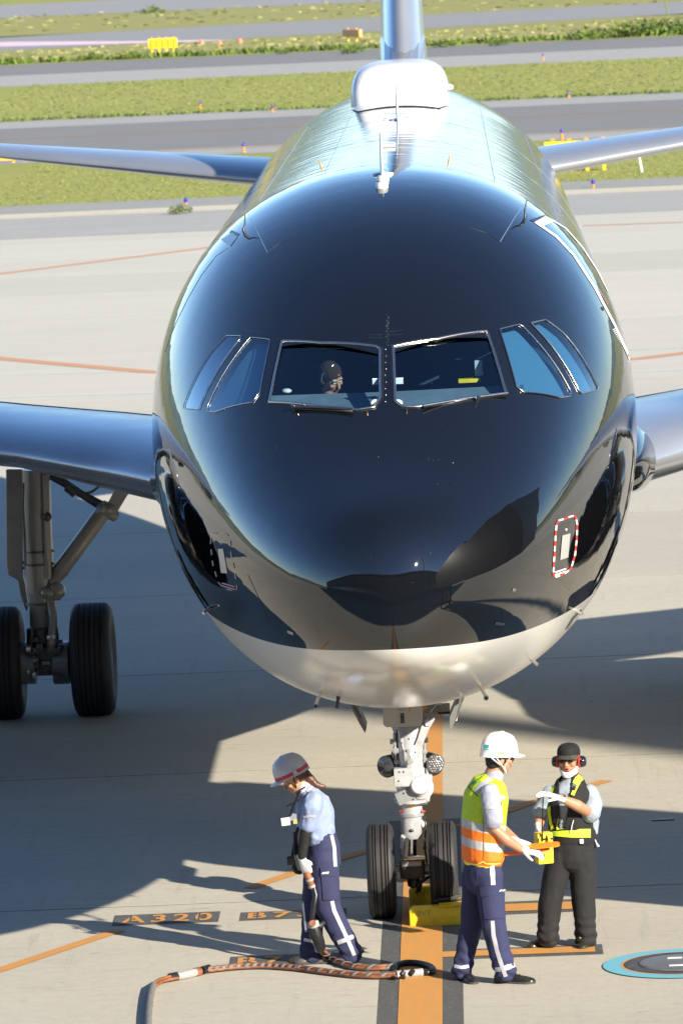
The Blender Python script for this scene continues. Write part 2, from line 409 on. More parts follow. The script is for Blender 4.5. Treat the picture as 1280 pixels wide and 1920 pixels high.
mline([(-30, 63.7), (-7.9, 63.7), (-5, 63.1), (5, 63.4), (30, 63.6)], .16, p_wh, .004, 'white_service_line')
mline([(-30, 58.6), (-7.5, 58.6), (-4.8, 58.1), (5, 58.3), (30, 58.6)], .16, p_wh, .004, 'white_service_line')
mline([(-60, 167), (60, 167.8)], .45, p_orl, -.003, 'taxiway_edge_line')
mline([(-60, 186.3), (60, 187.2)], .3, p_or, .0, 'taxiway_edge_line')
mark([(-60, 385), (-35, 383), (-18, 366), (-14, 367), (-22, 378), (-33, 398), (-60, 402)], paint('pink_white_paint', (.75, .55, .6), .8, (.45, .3, .33)), .03, 'runway_end_paint')
# stencilled type names, orange on black
def stencil(txt, x0, y0, x1, y1, shown=None):
    mark([(x0, y0), (x1, y0), (x1, y1), (x0, y1)], p_bk, .0035, 'stencil_panel')
    cu = bpy.data.curves.new('t', 'FONT'); cu.body = txt; cu.size = 1; cu.space_character = 1.28; cu.offset = .022
    o = bpy.data.objects.new('t', cu); COL.objects.link(o)
    me = bpy.data.meshes.new_from_object(o.evaluated_get(bpy.context.evaluated_depsgraph_get())); bpy.data.objects.remove(o)
    xs = [v.co.x for v in me.vertices]; ys = [v.co.y for v in me.vertices]; ax, bx, ay, by = min(xs), max(xs), min(ys), max(ys)
    mx_, my = (x1-x0)*.07, (y1-y0)*.14
    for v in me.vertices:
        v.co.x = x0+mx_+(v.co.x-ax)/(bx-ax)*(x1-x0-2*mx_); v.co.y = y0+my+(v.co.y-ay)/(by-ay)*(y1-y0-2*my); v.co.z = .0075
    bm = bmesh.new(); bm.from_mesh(me)
    n = len(txt); cw = (x1-x0-2*mx_)/n      # the stencil's bridges: a thin gap through each letter
    for k in range(n):
        c = x0+mx_+cw*(k+.42+.02*k/n)
        for s_ in (-.008, .008): bmesh.ops.bisect_plane(bm, geom=bm.verts[:]+bm.edges[:]+bm.faces[:], plane_co=(c+s_, 0, 0), plane_no=(1, 0, 0))
        bmesh.ops.delete(bm, geom=[f for f in bm.faces if abs(f.calc_center_median().x-c) < .008 and txt[k] in 'A0B'], context='FACES')
    bm.to_mesh(me); bm.free(); o = link_mesh('stencil_lettering', me, None, [p_or]); tag(o, kind='structure')
stencil('A320', -2.44, 5.12, -1.58, 5.60); stencil('B737', -1.41, 5.12, -.55, 5.50); stencil('B767', -1.42, 3.06, -.56, 3.52)
# refuelling pit
hx, hy = 2.04, 2.46
def disc(r0, r1, z, m, name, parent=None, n=64):
    mb = MB(); vs = []
    for k in range(n):
        a = 2*math.pi*k/n; vs += [(hx+r0*math.cos(a), hy+r0*math.sin(a), z), (hx+r1*math.cos(a), hy+r1*math.sin(a), z)]
    fs = [(2*k, 2*k+1, (2*k+3) % (2*n), (2*k+2) % (2*n)) for k in range(n)]
    if r0 < 1e-6: fs = [tuple(2*k+1 for k in range(n))]
    mb.add(vs, fs); return mb.build(name, m, parent) if parent else mb.build(name, m, loc=(0, 0, 0), kind='structure')
disc(.46, .60, .0085, p_cy, 'pit_ring_paint'); disc(.445, .465, .0095, p_or, 'pit_ring_paint')
pit = thing('refuelling_pit', (hx, hy, 0), 'round grey refuelling pit lid inside the cyan painted ring at the right edge', 'pit cover')
pmat = mat('pit_frame_metal', (.07, .065, .065), .55, .3, var=.3, vs=12)
mb = MB(); mb.lathe((hx, hy, 0), (0, 0, 1), [(0, .445), (.012, .44), (.014, .34), (.010, .335), (.010, .001)], 64); mb.build('frame', pmat, pit)
mb = MB(); mb.lathe((hx, hy, .012), (0, 0, 1), [(0, .33), (.006, .325), (.009, .30), (.010, .001)], 64); mb.build('lid', mat('pit_lid_metal', (.2, .2, .205), .4, .5, var=.15, vs=9), pit)
for (dx, dy) in ((-.05, .15), (-.05, -.16), (.1, .17)): MB().box((hx+dx, hy+dy, .024), (.11, .035, .006)).build('lid_marking', p_wh, pit)
slot = thing('drain_slot', (2.16, 9.35, 0), 'short dark drain slot in the shaded concrete at the right edge', 'drain')
mb = MB(); mb.box((2.16, 9.35, .004), (.2, .09, .012)); mb.build('grate', blackm, slot)
# ---------- far field furniture
bluegl = mat('blue_glass', (.02, .02, .35), .2, coat=.5)
def edge_light(x, y, k, lab, h=.34):
    t = thing('taxiway_light', (x, y, 0), lab, 'light', 'blue taxiway edge lights')
    MB().lathe((x, y, 0), (0, 0, 1), [(0, .08), (.03, .08), (.04, .04), (h*.6, .04), (h*.62, .055), (h*.66, .001)], 14).build('stake', orange, t)
    MB().lathe((x, y, h*.66), (0, 0, 1), [(0, .05), (.02, .06), (.08, .06), (.12, .035), (.13, .001)], 14).build('lens', bluegl, t)
for i, (u, v, lab, hh) in enumerate([(457, 285, 'blue taxiway light on orange stake above the left tailplane root', .34), (349, 391, 'blue taxiway light on kerb edge left of the nose', .30),
      (1112, 360, 'blue taxiway light on orange stake right of the fuselage by the kerb', .38), (1053, 262, 'blue taxiway light behind the long yellow sign', .4),
      (376, 203, 'orange taxiway stake in the middle grass strip left of the jet', .34), (511, 209, 'small dark taxiway light at the grass edge near the fuselage roof', .26), (1018, 112, 'small taxiway light beyond the middle grass, right of the fin', .34),
      (1066, 182, 'small dark light at the edge of the middle grass right of the jet', .22)]):
    p = G(u, v); edge_light(p.x, p.y, i, lab, hh)
def sign(name, pa, pb, h, lab, body, legs=4, dark_end=False, panels=0, z0=.32):
    a, b_ = V(pa), V(pb); c = (a+b_)/2; t = thing(name, (c.x, c.y, 0), lab, 'sign'); d = (b_-a); L_ = d.length; d.normalize(); R = Matrix((d, V((-d.y, d.x, 0)), V((0, 0, 1)))).transposed()
    MB().box((c.x, c.y, z0+h/2), (L_, .22, h), R, bev=.02).build('sign_box', body, t)
    for k in range(legs):
        p = a.lerp(b_, (k+.5)/legs); MB().box((p.x, p.y, z0/2), (.1, .1, z0+.02), R).build('leg', yellow, t); MB().box((p.x, p.y, z0+.04+h), (.12, .12, .1), R).build('post_cap', orange, t)
    if dark_end:
        p = a-d*.25; MB().box((p.x, p.y, z0+h*.4), (.45, .24, h*.8), R).build('end_box', blackm, t)
    for k in range(panels):
        p = a.lerp(b_, (k+.5)/panels); MB().box((p.x, p.y-.13, z0+h/2), (L_/panels*.35, .03, h*.8), R).build('dark_bar', orange, t)
    return t
p, q = G(1022, 322), G(1150, 319)
sign('guidance_sign', (p.x, p.y, 0), (q.x, p.y, 0), .66, 'long yellow taxiway sign behind the right tailplane', mat('sign_yellow', (.85, .6, .01), .4), 4, True, z0=.27)
p, q = G(-70, 307), G(36, 307)
sign('guidance_sign', (p.x, p.y, 0), (q.x, p.y, 0), .26, 'orange yellow sign cut by the left edge below the tailplane tip', mat('sign_orange', (.8, .42, .02), .4), 3, z0=.06)
p, q = G(279, 99), G(328, 99)
sign('distance_sign', (p.x, p.y, 0), (q.x, p.y, 0), .62, 'striped orange and yellow sign board in the rough grass at upper left', MATS['sign_yellow'], 4, panels=5)
p, q = G(645, 77), G(678, 75)
sign('guidance_sign', (p.x, p.y, 0), (q.x, p.y-3, 0), .5, 'small orange sign in rough grass just left of the fin', mat('sign_faded_orange', (.75, .33, .1), .5), 2)
for (u, v, lab) in ((450, 80, 'small dark orange marker box left of the orange sign'), (378, 82, 'pink marker beside the runway, right of the striped sign'), (412, 84, 'faint pink marker between the pink one and the dark box')):
    p = G(u, v); t = thing('marker_box', (p.x, p.y, 0), lab, 'marker'); MB().lathe((p.x, p.y, 0), (0, 0, 1), [(0, .17), (.15, .17), (.3, .1), (.34, .001)], 10).build('marker_body', mat('marker_pink', (.75, .2, .15), .6), t)
p = G(1203, 322); t = thing('survey_stake', (p.x, p.y, 0), 'thin pale stake leaning in the near grass at right', 'stake'); MB().tube([(p.x, p.y, 0), (p.x-.08, p.y, .55)], .035, 8).build('stake_rod', white, t)
# grass tufts (stuff) along the strips and bushes in the rough
def tufts(name, x0, x1, yf0, yf1, n, h, wd, mats, label):
    mb = MB()
    for _ in range(n):
        x = random.uniform(x0, x1); y = random.uniform(yf0(x), yf1(x)); hh = h*random.uniform(.4, 1.3); a = random.uniform(0, 3.14); k = random.randrange(len(mats))
        for s_ in (0, 1.3):
            dx, dy = math.cos(a+s_)*wd, math.sin(a+s_)*wd; ox, oy = random.uniform(-wd, wd), random.uniform(-wd, wd)
            i = len(mb.v); mb.v += [V((x-dx, y-dy, 0)), V((x+dx, y+dy, 0)), V((x+ox, y+oy, hh))]; mb.f.append((i, i+1, i+2)); mb.m.append(k); mb.sm.append(False)
    me = bpy.data.meshes.new(name); me.from_pydata([tuple(v) for v in mb.v], [], mb.f); me.polygons.foreach_set('material_index', mb.m)
    o = link_mesh(name, me, None, mats); tag(o, label, 'grass', kind='stuff')
gm = [mat('blade_green', (.13, .19, .03), .8, spec=.2), mat('blade_yellow', (.3, .3, .08), .8, spec=.2), mat('blade_pale', (.2, .25, .05), .8, spec=.2)]
gd = [mat('blade_dark', (.06, .09, .02), .8), gm[0], gm[1]]
gg = [mat('turf_a', (.23, .27, .075), .9, spec=.1), mat('turf_b', (.30, .31, .10), .9, spec=.1), mat('turf_c', (.32, .32, .12), .9, spec=.1)]
gg2 = [mat('rough_a', (.3, .3, .1), .9, spec=.1), mat('rough_b', (.36, .34, .13), .9, spec=.1), mat('rough_c', (.4, .37, .16), .9, spec=.1)]
tufts('grass_tufts', -14, 9, lambda x: 126.8, lambda x: 159, 9000, .018, .05, gg, 'short mown grass blades in the nearest strip')
tufts('grass_tufts', -22, 13, lambda x: 209, lambda x: 268, 6000, .03, .09, gg, 'mown grass blades in the middle strip')
tufts('rough_grass', -34, 22, lambda x: 322, lambda x: 366+max(0, x)*.9, 700, .1, .3, gg2, 'long rough grass in the far strip')
tufts('rough_grass', -50, 30, lambda x: 440, lambda x: 540, 300, .12, .45, gg2, 'yellowing far grass between the runways')
tufts('kerb_weeds', -13, 8, lambda x: 126.2, lambda x: 127.4, 500, .1, .05, gd[:2], 'dark weeds growing along the kerb')
tufts('kerb_weeds', -20, 12, lambda x: 207.6, lambda x: 209.6, 500, .12, .08, gd[:2], 'dark weeds at the taxiway shoulder edge')
tufts('kerb_weeds', -30, 20, lambda x: 319.8-.01*x, lambda x: 324, 600, .35, .25, gd[:2], 'dark weeds along the far taxiway edge')
def bush(p, r, lab, n=260, grp='bushes in the rough grass'):
    mb = MB()
    for _ in range(n):
        a = random.uniform(0, 6.28); q = random.random()**.6*r; z = random.random()*r*.9*(1-q/r*.6); c = V((p.x+math.cos(a)*q*1.3, p.y+math.sin(a)*q, z+.05))
        s_ = r*.16; d = [V((random.uniform(-s_, s_), random.uniform(-s_, s_), random.uniform(-s_, s_))) for _ in range(3)]
        i = len(mb.v); mb.v += [c+x for x in d]; mb.f.append((i, i+1, i+2)); mb.m.append(random.randrange(2)); mb.sm.append(False)
    o = mb.build('bush', [gd[0], gm[0]], loc=(p.x, p.y, 0), auto=False); tag(o, lab, 'bush', grp)
for k_, (u, v, r) in enumerate(((1253, 62, 1.3), (1225, 64, 1.1), (1205, 65, 1.2), (1180, 67, 1.3), (1120, 70, .8), (1095, 72, .9), (1272, 62, 1.0), (935, 83, .5), (833, 86, .6), (660, 98, .6), (172, 110, .6), (252, 108, .6), (20, 117, .5), (530, 99, .4))):
    bush(G(u, v+2), r, ['big dark bush second from the right edge of the far strip', 'dark bush left of the biggest one at upper right', 'round dark bush in the middle of the upper right row', 'leftmost of the four joined dark bushes at upper right', 'small bush in the rough grass left of the joined row',
      'small bush further left, two before the joined row', 'dark bush cut by the right edge of the picture', 'tiny bush in the far strip, second right of the fin', 'tiny bush nearest to the right side of the fin', 'small bush just left of the fin base',
      'small dark bush left of the striped sign', 'small bush directly below the striped orange sign', 'dark bush by the far taxiway at the left edge', 'tiny bush between the striped sign and the fin'][k_])
bush(G(286, 24), .9, 'lone dark bush on the pale far strip at upper left', grp=None); bush(G(338, 401), .28, 'pale green weed clump growing in the kerb gap by the nose', 300, None)
p = G(1253, 30); t = thing('sapling', (p.x, p.y, 0), 'thin upright weed stalk at the top right corner', 'plant')
MB().tube([p, p+V((-.3, 0, 1.4)), p+V((-.5, 0, 2.6))], [.06, .04, .01], 6).build('stem', gm[0], t)
# ================================================================== TERMINAL, LIGHT MAST AND BOARDING BRIDGE (seen in the reflections and by their shadows)
term = thing('terminal_building', (0, -58, 0), 'dark terminal mirrored as the low black shape in the jet nose', 'building')
tb = mat('terminal_cladding', (.12, .125, .13), .6, var=.1, vs=.4)
MB().box((-60, -61, 10.6), (500, 30, 21.2)).build('wall', tb, term)
MB().box((-60, -60, 21.5), (504, 34, .6)).build('roof', mat('terminal_roof', (.2, .2, .2), .7), term)
gl = mat('terminal_glass', (.02, .025, .03), .08, coat=.5)
me = None
for k in range(-40, 28):
    x = k*6.6
    if me is None:
        pw = MB().box((0, -45.93, 6.5), (5.6, .12, 3.2)).build('window', gl, term); me = pw.data; pw.location.x = x
    else:
        o = bpy.data.objects.new('window', me); COL.objects.link(o); o.parent = term; o.location = (x, 0, 0)
mast = thing('floodlight_mast', (52.6, -43.5, 0), 'tall apron floodlight mast whose thin soft shadow crosses the concrete behind the nose wheel', 'light mast')
mst = mat('galvanised_steel', (.4, .4, .4), .5, .6)
MB().tube([(52.6, -43.5, 0), (52.6, -43.5, 40)], [.62, .42], 14).build('pole', mst, mast)
MB().box((52.6, -43.5, 39.6), (3.4, .3, .3)).build('crossarm', mst, mast)
for k in range(4): MB().box((51.2+k*.95, -43.3, 39.1), (.6, .45, .6)).build('floodlight', darkm, mast)
da = V((.79, -.613, 0)).normalized(); na = V((-da.y, da.x, 0)); 
pbb = thing('boarding_bridge', (9.5, -1, 0), 'dark boarding bridge mirrored at the right of the jet nose', 'boarding bridge')
Rb = Matrix((da, na, V((0, 0, 1)))).transposed(); bc = mat('bridge_cladding', (.016, .018, .02), .5, .2, var=.1, vs=1.5)
st = V((2.95, 2.6, 0))+na*1.33
def bsec(k, zt, hw): c = st+da*k; return [c-na*hw+V((0, 0, 3.2)), c+na*hw+V((0, 0, 3.2)), c+na*hw+V((0, 0, zt)), c-na*hw+V((0, 0, zt))]
MB().loft([bsec(2.6, 5.75, 1.32), bsec(6, 6.15, 1.32), bsec(21, 6.5, 1.32)], smooth=False).build('tunnel', bc, pbb)
MB().loft([bsec(0, 4.9, 1.32), bsec(.5, 5.25, 1.36), bsec(2.62, 5.5, 1.36)], smooth=False).build('cab', mat('cab_cladding', (.016, .016, .018), .5, .1), pbb)
c = st+da*13.5
for s_ in (-1, 1): MB().box(c+na*s_*1.1+V((0, 0, 1.9)), (.35, .35, 2.9), Rb).build('column', darkm, pbb)
MB().box(c+V((0, 0, .75)), (.9, 2.6, .5), Rb).build('bogie', darkm, pbb)
for s_ in (-1, 1): MB().lathe(c+na*s_*1.15+V((0, 0, .55))-na*.15, na, [(0, .3), (.02, .52), (.28, .52), (.3, .3)], 20).build('wheel', rubber, pbb)

# unseen ring of low hills, added to dim the horizon mirrored in the black paint
mb = MB(); vs = []; n = 160
for k in range(n):
    a = 2*math.pi*k/n; r = 3300; hh = 70+60*noise.noise(V((math.cos(a)*3, math.sin(a)*3, 1)))+25*noise.noise(V((math.cos(a)*14, math.sin(a)*14, 5)))
    vs += [V((r*math.cos(a), r*math.sin(a), -2)), V((r*1.05*math.cos(a), r*1.05*math.sin(a), max(25, hh)))]
mb.add(vs, [(2*k, 2*k+1, (2*k+3) % (2*n), (2*k+2) % (2*n)) for k in range(n)]); mb.build('hills', mat('distant_hills', (.10, .15, .16), .95, var=.2, vs=.01), loc=(0, 0, 0), kind='structure')  # distance haze is mixed into the hill colour
# ================================================================== AIRCRAFT
def pfit(ys, vs, deg):
    t = np.sqrt(np.array(ys)/7.); A = []; b = []
    for ti, v in zip(t, vs):
        w_ = 30 if ti == 0 else 1; A.append([w_*ti**k for k in range(deg+1)]); b.append(w_*v)
    A.append([30]*(deg+1)); b.append(30*vs[-1]); A.append([30*k for k in range(deg+1)]); b.append(0)
    A.append([8*k*(k-1) for k in range(deg+1)]); b.append(0)
    return np.linalg.lstsq(np.array(A, float), np.array(b, float), rcond=None)[0]
PY = [0, .1, .3, .6, 1.0, 1.7, 2.3, 3.0, 4.0, 5.0, 6.0, 7.0]
cW = pfit(PY, [0, .31, .54, .76, .97, 1.25, 1.43, 1.59, 1.76, 1.86, 1.93, 1.975], 6)
cT = pfit(PY, [3.1, 3.52, 3.72, 3.89, 4.07, 4.38, 4.78, 5.19, 5.59, 5.82, 5.93, 5.95], 8)
cB = pfit(PY, [3.1, 2.76, 2.62, 2.50, 2.38, 2.20, 2.08, 1.97, 1.88, 1.83, 1.81, 1.80], 6)
_t = np.array([0, .5, 1, 2, 3, 4, 5, 6, 7])/7; _c = np.polyfit(np.r_[_t, [0]*20, [1]*20], np.r_[[3.1, 3.22, 3.33, 3.51, 3.65, 3.76, 3.83, 3.87, 3.88], [3.1]*20, [3.88]*20], 3)[::-1]
cM = [_c[0], 0, _c[1], 0, _c[2], 0, _c[3]]
def sec(y):
    if y < 7:
        t = math.sqrt(max(y, 0)/7); return [float(sum(c[k]*t**k for k in range(len(c)))) for c in (cW, cT, cB, cM)]
    w_, zt, zb, zm = 1.975, 5.95, 1.80, 3.88
    s = lambda a, p: max(0, (y-a)/(37.57-a))**p
    w_ -= 1.75*s(25.5, 1.7); zt -= .45*s(29, 1.6); zb += 3.25*s(23.5, 1.65); zm += 1.2*s(23.5, 1.65)
    return [w_, zt, zb, zm]
EPS = .014
def fpt(y, th):
    w_, zt, zb, zm = sec(y); c = (math.cos(th)-EPS*math.cos(3*th))/(1-EPS); s = (math.sin(th)+EPS*math.sin(3*th))/(1-EPS)
    return V((w_*c, y, zm+s*((zt-zm) if s > 0 else (zm-zb))))
NT = 288
ysec = [7*(i/210)**2 for i in range(1, 211)]+[7+i*.25 for i in range(1, 74)]+[25.25+i*.352 for i in range(1, 36)]
fm = MB(); fm.v = [V((0, 0, 3.1))]
for y in ysec: fm.v += [fpt(y, 2*math.pi*k/NT) for k in range(NT)]
for k in range(NT): fm.f.append((0, 1+(k+1) % NT, 1+k))
for i in range(len(ysec)-1):
    a = 1+i*NT
    for k in range(NT): fm.f.append((a+k, a+(k+1) % NT, a+NT+(k+1) % NT, a+NT+k))
a = 1+(len(ysec)-1)*NT; fm.f.append(tuple(a+k for k in range(NT)))
fme = bpy.data.meshes.new('fuselage'); fme.from_pydata([tuple(v) for v in fm.v], [], fm.f)
bm = bmesh.new(); bm.from_mesh(fme); bmesh.ops.recalc_face_normals(bm, faces=bm.faces[:])
FB = BVHTree.FromBMesh(bm)
jet = thing('passenger_jet', (0, 5.07, 0), 'gloss black passenger jet with white belly, seen head on above the orange centreline', 'airplane')
def Spt(u, v): return hit(FB, u, v)
# ---- window openings
WIN = [
 ('windshield', [(529, 640), (600, 643), (706, 650), (712, 654), (713, 745), (701, 764), (670, 769), (600, 763), (505, 754)], 1),
 ('windshield', [(737, 650), (820, 636), (912, 621), (948, 738), (860, 752), (785, 763), (755, 763), (741, 752)], 1),
 ('side_window', [(936, 618), (973, 609), (980, 613), (1069, 736), (1066, 743), (1049, 746), (980, 736), (967, 725)], 0),
 ('side_window', [(994, 606), (1022, 600), (1055, 625), (1120, 726), (1118, 731), (1089, 738), (1084, 734)], 0),
 ('side_window', [(470, 633), (506, 637), (506, 644), (488, 736), (474, 755), (404, 773), (389, 771), (391, 761)], 0),
 ('side_window', [(425, 630), (452, 630), (452, 635), (374, 768), (346, 766), (346, 759), (399, 657)], 0)]
cuts = []
for name, poly, flat in WIN:
    P = [Spt(*p) for p in poly]; C = sum((p[0] for p in P), V())/len(P); n = sum((p[1] for p in P), V()).normalized(); Q = [p[0] for p in P]
    rad = max((q-C).length for q in Q)*1.15
    geom = [f for f in bm.faces if (f.calc_center_median()-C).length < rad and f.normal.dot(n) > .2]
    for i in range(len(Q)):
        a, b_ = Q[i], Q[(i+1) % len(Q)]; pn = (b_-a).cross(n).normalized()
        gg = set(geom)
        for f in geom: gg.update(f.verts); gg.update(f.edges)
        r = bmesh.ops.bisect_plane(bm, geom=list(gg), dist=1e-5, plane_co=a, plane_no=pn)
        geom = [f for f in bm.faces if (f.calc_center_median()-C).length < rad and f.normal.dot(n) > .2]
    ins = []
    for f in geom:
        c = f.calc_center_median(); ok = True; sg = None
        for i in range(len(Q)):
            a, b_ = Q[i], Q[(i+1) % len(Q)]; s_ = (b_-a).cross(n).dot(c-a); sc_ = (b_-a).cross(n).dot(C-a)
            if s_*sc_ < 0: ok = False; break
        if ok: ins.append(f)
    vm = {}; vs = []; fs = []
    for f in ins:
        idx = []
        for v in f.verts:
            if v.index not in vm or vm[v.index][1] is not v: pass
            key = (round(v.co.x, 5), round(v.co.y, 5), round(v.co.z, 5))
            if key not in vm: vm[key] = len(vs); vs.append(v.co.copy())
            idx.append(vm[key])
        if len(set(idx)) > 2: fs.append(idx)
    cuts.append((name, Q, C, n, vs, fs, flat))
    bmesh.ops.delete(bm, geom=ins, context='FACES')
bm.to_mesh(fme); bm.free()
fme.polygons.foreach_set('use_smooth', [True]*len(fme.polygons))
# ---- fuselage paint
m = mat('fuselage_paint', (.0045, .005, .006), .03, coat=0); t, b, N, L = nodes(m)
pos = N('NewGeometry').outputs['Position']; sp = N('SeparateXYZ'); L(pos, sp.inputs[0])
pz = math_(t, 'MULTIPLY', math_(t, 'POWER', 2.718, math_(t, 'MULTIPLY', sp.outputs[1], -.7)), .13)
isw = math_(t, 'LESS_THAN', math_(t, 'SUBTRACT', sp.outputs[2], pz), 2.675)
n1 = noise_(t, 3., detail=4)
L(mix_(t, isw, (.0045, .005, .0062), mix_(t, n1, (.60, .585, .545), (.68, .665, .62))), b.inputs['Base Color'])
L(math_(t, 'MAXIMUM', math_(t, 'MULTIPLY_ADD', isw, .16, .022), ramp_(t, sp.outputs[1], 6.95, 7.15, 0, .055)), b.inputs['Roughness'])
b.inputs['IOR'].default_value = 1.85
# thin-skin ripple on the barrel behind the nose, plus skin joints
aft = ramp_(t, sp.outputs[1], 7.0, 7.6)
rip = noise_(t, 1., detail=2, stretch=(1.2, 3.4, 1.2)); rip2 = noise_(t, 1., detail=1, stretch=(5.5, 1.3, 5.5))
w1 = math_(t, 'ABSOLUTE', math_(t, 'SUBTRACT', math_(t, 'FRACT', math_(t, 'DIVIDE', sp.outputs[1], 2.67)), .5))
jn = math_(t, 'MULTIPLY', math_(t, 'LESS_THAN', w1, .004), -.0012)
h = math_(t, 'ADD', math_(t, 'MULTIPLY', rip, .003), math_(t, 'MULTIPLY', rip2, .0012))
h = math_(t, 'ADD', h, jn); h = math_(t, 'MULTIPLY', h, aft); wv = noise_(t, 1., detail=2, stretch=(2.2, 2.2, 2.2)); h = math_(t, 'ADD', h, math_(t, 'MULTIPLY', wv, .0028))
bump_(t, h, 1.0, b)
o = link_mesh('fuselage', fme, jet, [m]); fme.transform(Matrix.Translation(-ORI['passenger_jet'])); fus = o
# ---- panes, frames, wipers
m = bpy.data.materials.new('cockpit_glass'); m.use_nodes = True; t = m.node_tree; t.nodes.clear()
N = lambda k: t.nodes.new('ShaderNode'+k)
fr = N('Fresnel'); fr.inputs[0].default_value = 1.6; gs_ = N('BsdfGlossy'); gs_.inputs['Roughness'].default_value = .01; tr = N('BsdfTransparent'); tr.inputs[0].default_value = (.62, .76, .84, 1)
mx = N('MixShader'); ou = N('OutputMaterial'); gs_.inputs[0].default_value = (.82, .92, 1, 1)
gb = N('NewGeometry'); t.links.new(math_(t, 'MULTIPLY', math_(t, 'MULTIPLY_ADD', fr.outputs[0], 1.3, .02), math_(t, 'SUBTRACT', 1., gb.outputs['Backfacing'])), mx.inputs[0]); t.links.new(tr.outputs[0], mx.inputs[1]); t.links.new(gs_.outputs[0], mx.inputs[2]); t.links.new(mx.outputs[0], ou.inputs[0])
glass = m
m = m.copy(); m.name = 'side_glass'; m.node_tree.nodes['Transparent BSDF'].inputs[0].default_value = (.4, .62, .75, 1); glass2 = m
for n_ in m.node_tree.nodes:
    if n_.type == 'MATH' and n_.operation == 'MULTIPLY_ADD': n_.inputs[1].default_value = 1.5; n_.inputs[2].default_value = .07
frame_b = mat('bright_window_frame', (.72, .66, .58), .24, 1)
for k, (name, Q, C, n, vs, fs, flat) in enumerate(cuts):
    mb = MB(); A = np.array([list(v-C) for v in Q]); pn = V(np.linalg.svd(A)[2][2]);
    if pn.dot(n) < 0: pn = -pn
    q = .35 if flat else 0.; vv = []
    for v in vs: d = pn.dot(v-C); vv.append(v-pn*d*q-n*(.012 if flat else .001))
    mb.add(vv, fs, 0, True); pane = mb.build(name, glass if flat else glass2, jet, auto=False)
    if pane.data.polygons[0].normal.dot(n) < 0: pane.data.flip_normals()
    # edge loop
    path = []
    for i in range(len(Q)):
        a, b_ = Q[i], Q[(i+1) % len(Q)]; m_ = max(1, int((b_-a).length/.03))
        for j in range(m_):
            p = a.lerp(b_, j/m_); hh = FB.find_nearest(p); path.append(hh[0]+hh[1]*(.003 if flat else .007))
    path.append(path[0])
    r = .0105 if flat else (.0055 if k < 4 else .003)
    MB().tube(path, r, 8, cap=False).build('frame', frame_b if flat or k == 2 else silver, pane)
    # inner reveal
    if not flat:
        MB().add([v-n*.06+(C-v)*.01 for v in vs], fs, 0, True).build('pane_backing', mat('pane_backing_blue', (.13, .235, .30), .8), pane, auto=False); continue  # pale blue sheet added behind each side pane so the glass reads bright
    inner = [p-pn*(pn.dot(p-C))*q-n*.012 for p in path]; outer = [p+(p-C).normalized()*.004 for p in path]
    mb = MB(); mm = len(path); mb.add(outer+inner, [(i, i+1, mm+i+1, mm+i) for i in range(mm-1)], 0, False); mb.build('seal', blackm, pane, auto=False)
    # black fairing border a touch wider than the frame
    if flat:
        brd = [p+(p-C).normalized()*.022 for p in path]; brd = [FB.find_nearest(p)[0] for p in brd]
        MB().tube(brd, .005, 6, cap=False).build('outer_seal', blackm, pane)
def wiper(p0, p1, arm, k):
    a, b_ = Spt(*p0), Spt(*p1); A = a[0]+a[1]*.03; B = b_[0]+b_[1]*.03
    wp = MB().tube([A, A.lerp(B, .5)+a[1]*.008, B], .011, 8).build('wiper', silver if k else darkm, jet)
    MB().tube([A-V((0, 0, .012)), B-V((0, 0, .012))], .010, 6).build('blade', blackm, wp)
    c = Spt(*arm); MB().tube([c[0]-c[1]*.01, c[0]+c[1]*.05], .016, 10).build('pivot', silver, wp)
wiper((548, 768), (662, 774), (553, 768), 0); wiper((792, 767), (948, 742), (893, 753), 1)
for (u, v) in ((688, 774), (762, 771)):
    c = Spt(u, v); MB().tube([c[0]-c[1]*.01, c[0]+c[1]*.02], .007, 8).build('rain_nozzle', mat('brass', (.7, .5, .2), .3, 1), jet)
# rivets down the centre post and brow
mb = MB()
for i in range(9):
    c = Spt(722+(i % 2)*1.5, 655+i*12.3); mb.ell(c[0], (.006, .004, .006), n=8)
for i in range(12):
    c = Spt(724.5+(i % 2)*3, 590+i*5.2); mb.ell(c[0], (.003, .002, .003), n=6)
for i in range(9):
    for j in (0, 1):
        c = Spt(731+i*2.7, 628-j*7-i*.2); mb.ell(c[0], (.0026, .002, .0026), n=6); c = Spt(716-i*3, 633-j*6); mb.ell(c[0], (.0026, .002, .0026), n=6)
tag(mb.build('rivets', silver, jet), kind='stuff')
# ---- cockpit interior (seen through the windshields)
ci = mat('cockpit_lining', (.035, .05, .085), .75, var=.15, vs=4); cs = mat('cockpit_seat', (.03, .04, .07), .8, var=.2)
mb = MB(); mb.box((0, 3.62, 4.0), (2.6, .05, 1.7)); MB_ = mb.build('cockpit_bulkhead', ci, jet)
mb = MB(); mb.box((0, 2.8, 3.35), (2.4, 1.7, .04)); mb.build('cockpit_floor', ci, jet)
gsm = mat('glareshield_cover', (.10, .14, .17), .85, var=.1, vs=8)
mb = MB(); mb.loft([[V((x, y, z)) for (x, y, z) in ((xx, 1.97+abs(xx)*.25, 4.36), (xx, 2.30+abs(xx)*.12, 4.455), (xx, 2.31+abs(xx)*.12, 4.18), (xx, 1.95+abs(xx)*.25, 4.18))] for xx in (-1.02, -.5, 0, .5, 1.02)], smooth=False)
mb.build('glareshield', gsm, jet)
for sx_ in (-.52, .52):
    st_ = MB().box((sx_, 3.25, 4.05), (.46, .12, .75), bev=.05).build('pilot_seat', cs, jet); MB().box((sx_, 3.2, 4.52), (.26, .09, .18), bev=.03).build('headrest', cs, st_)
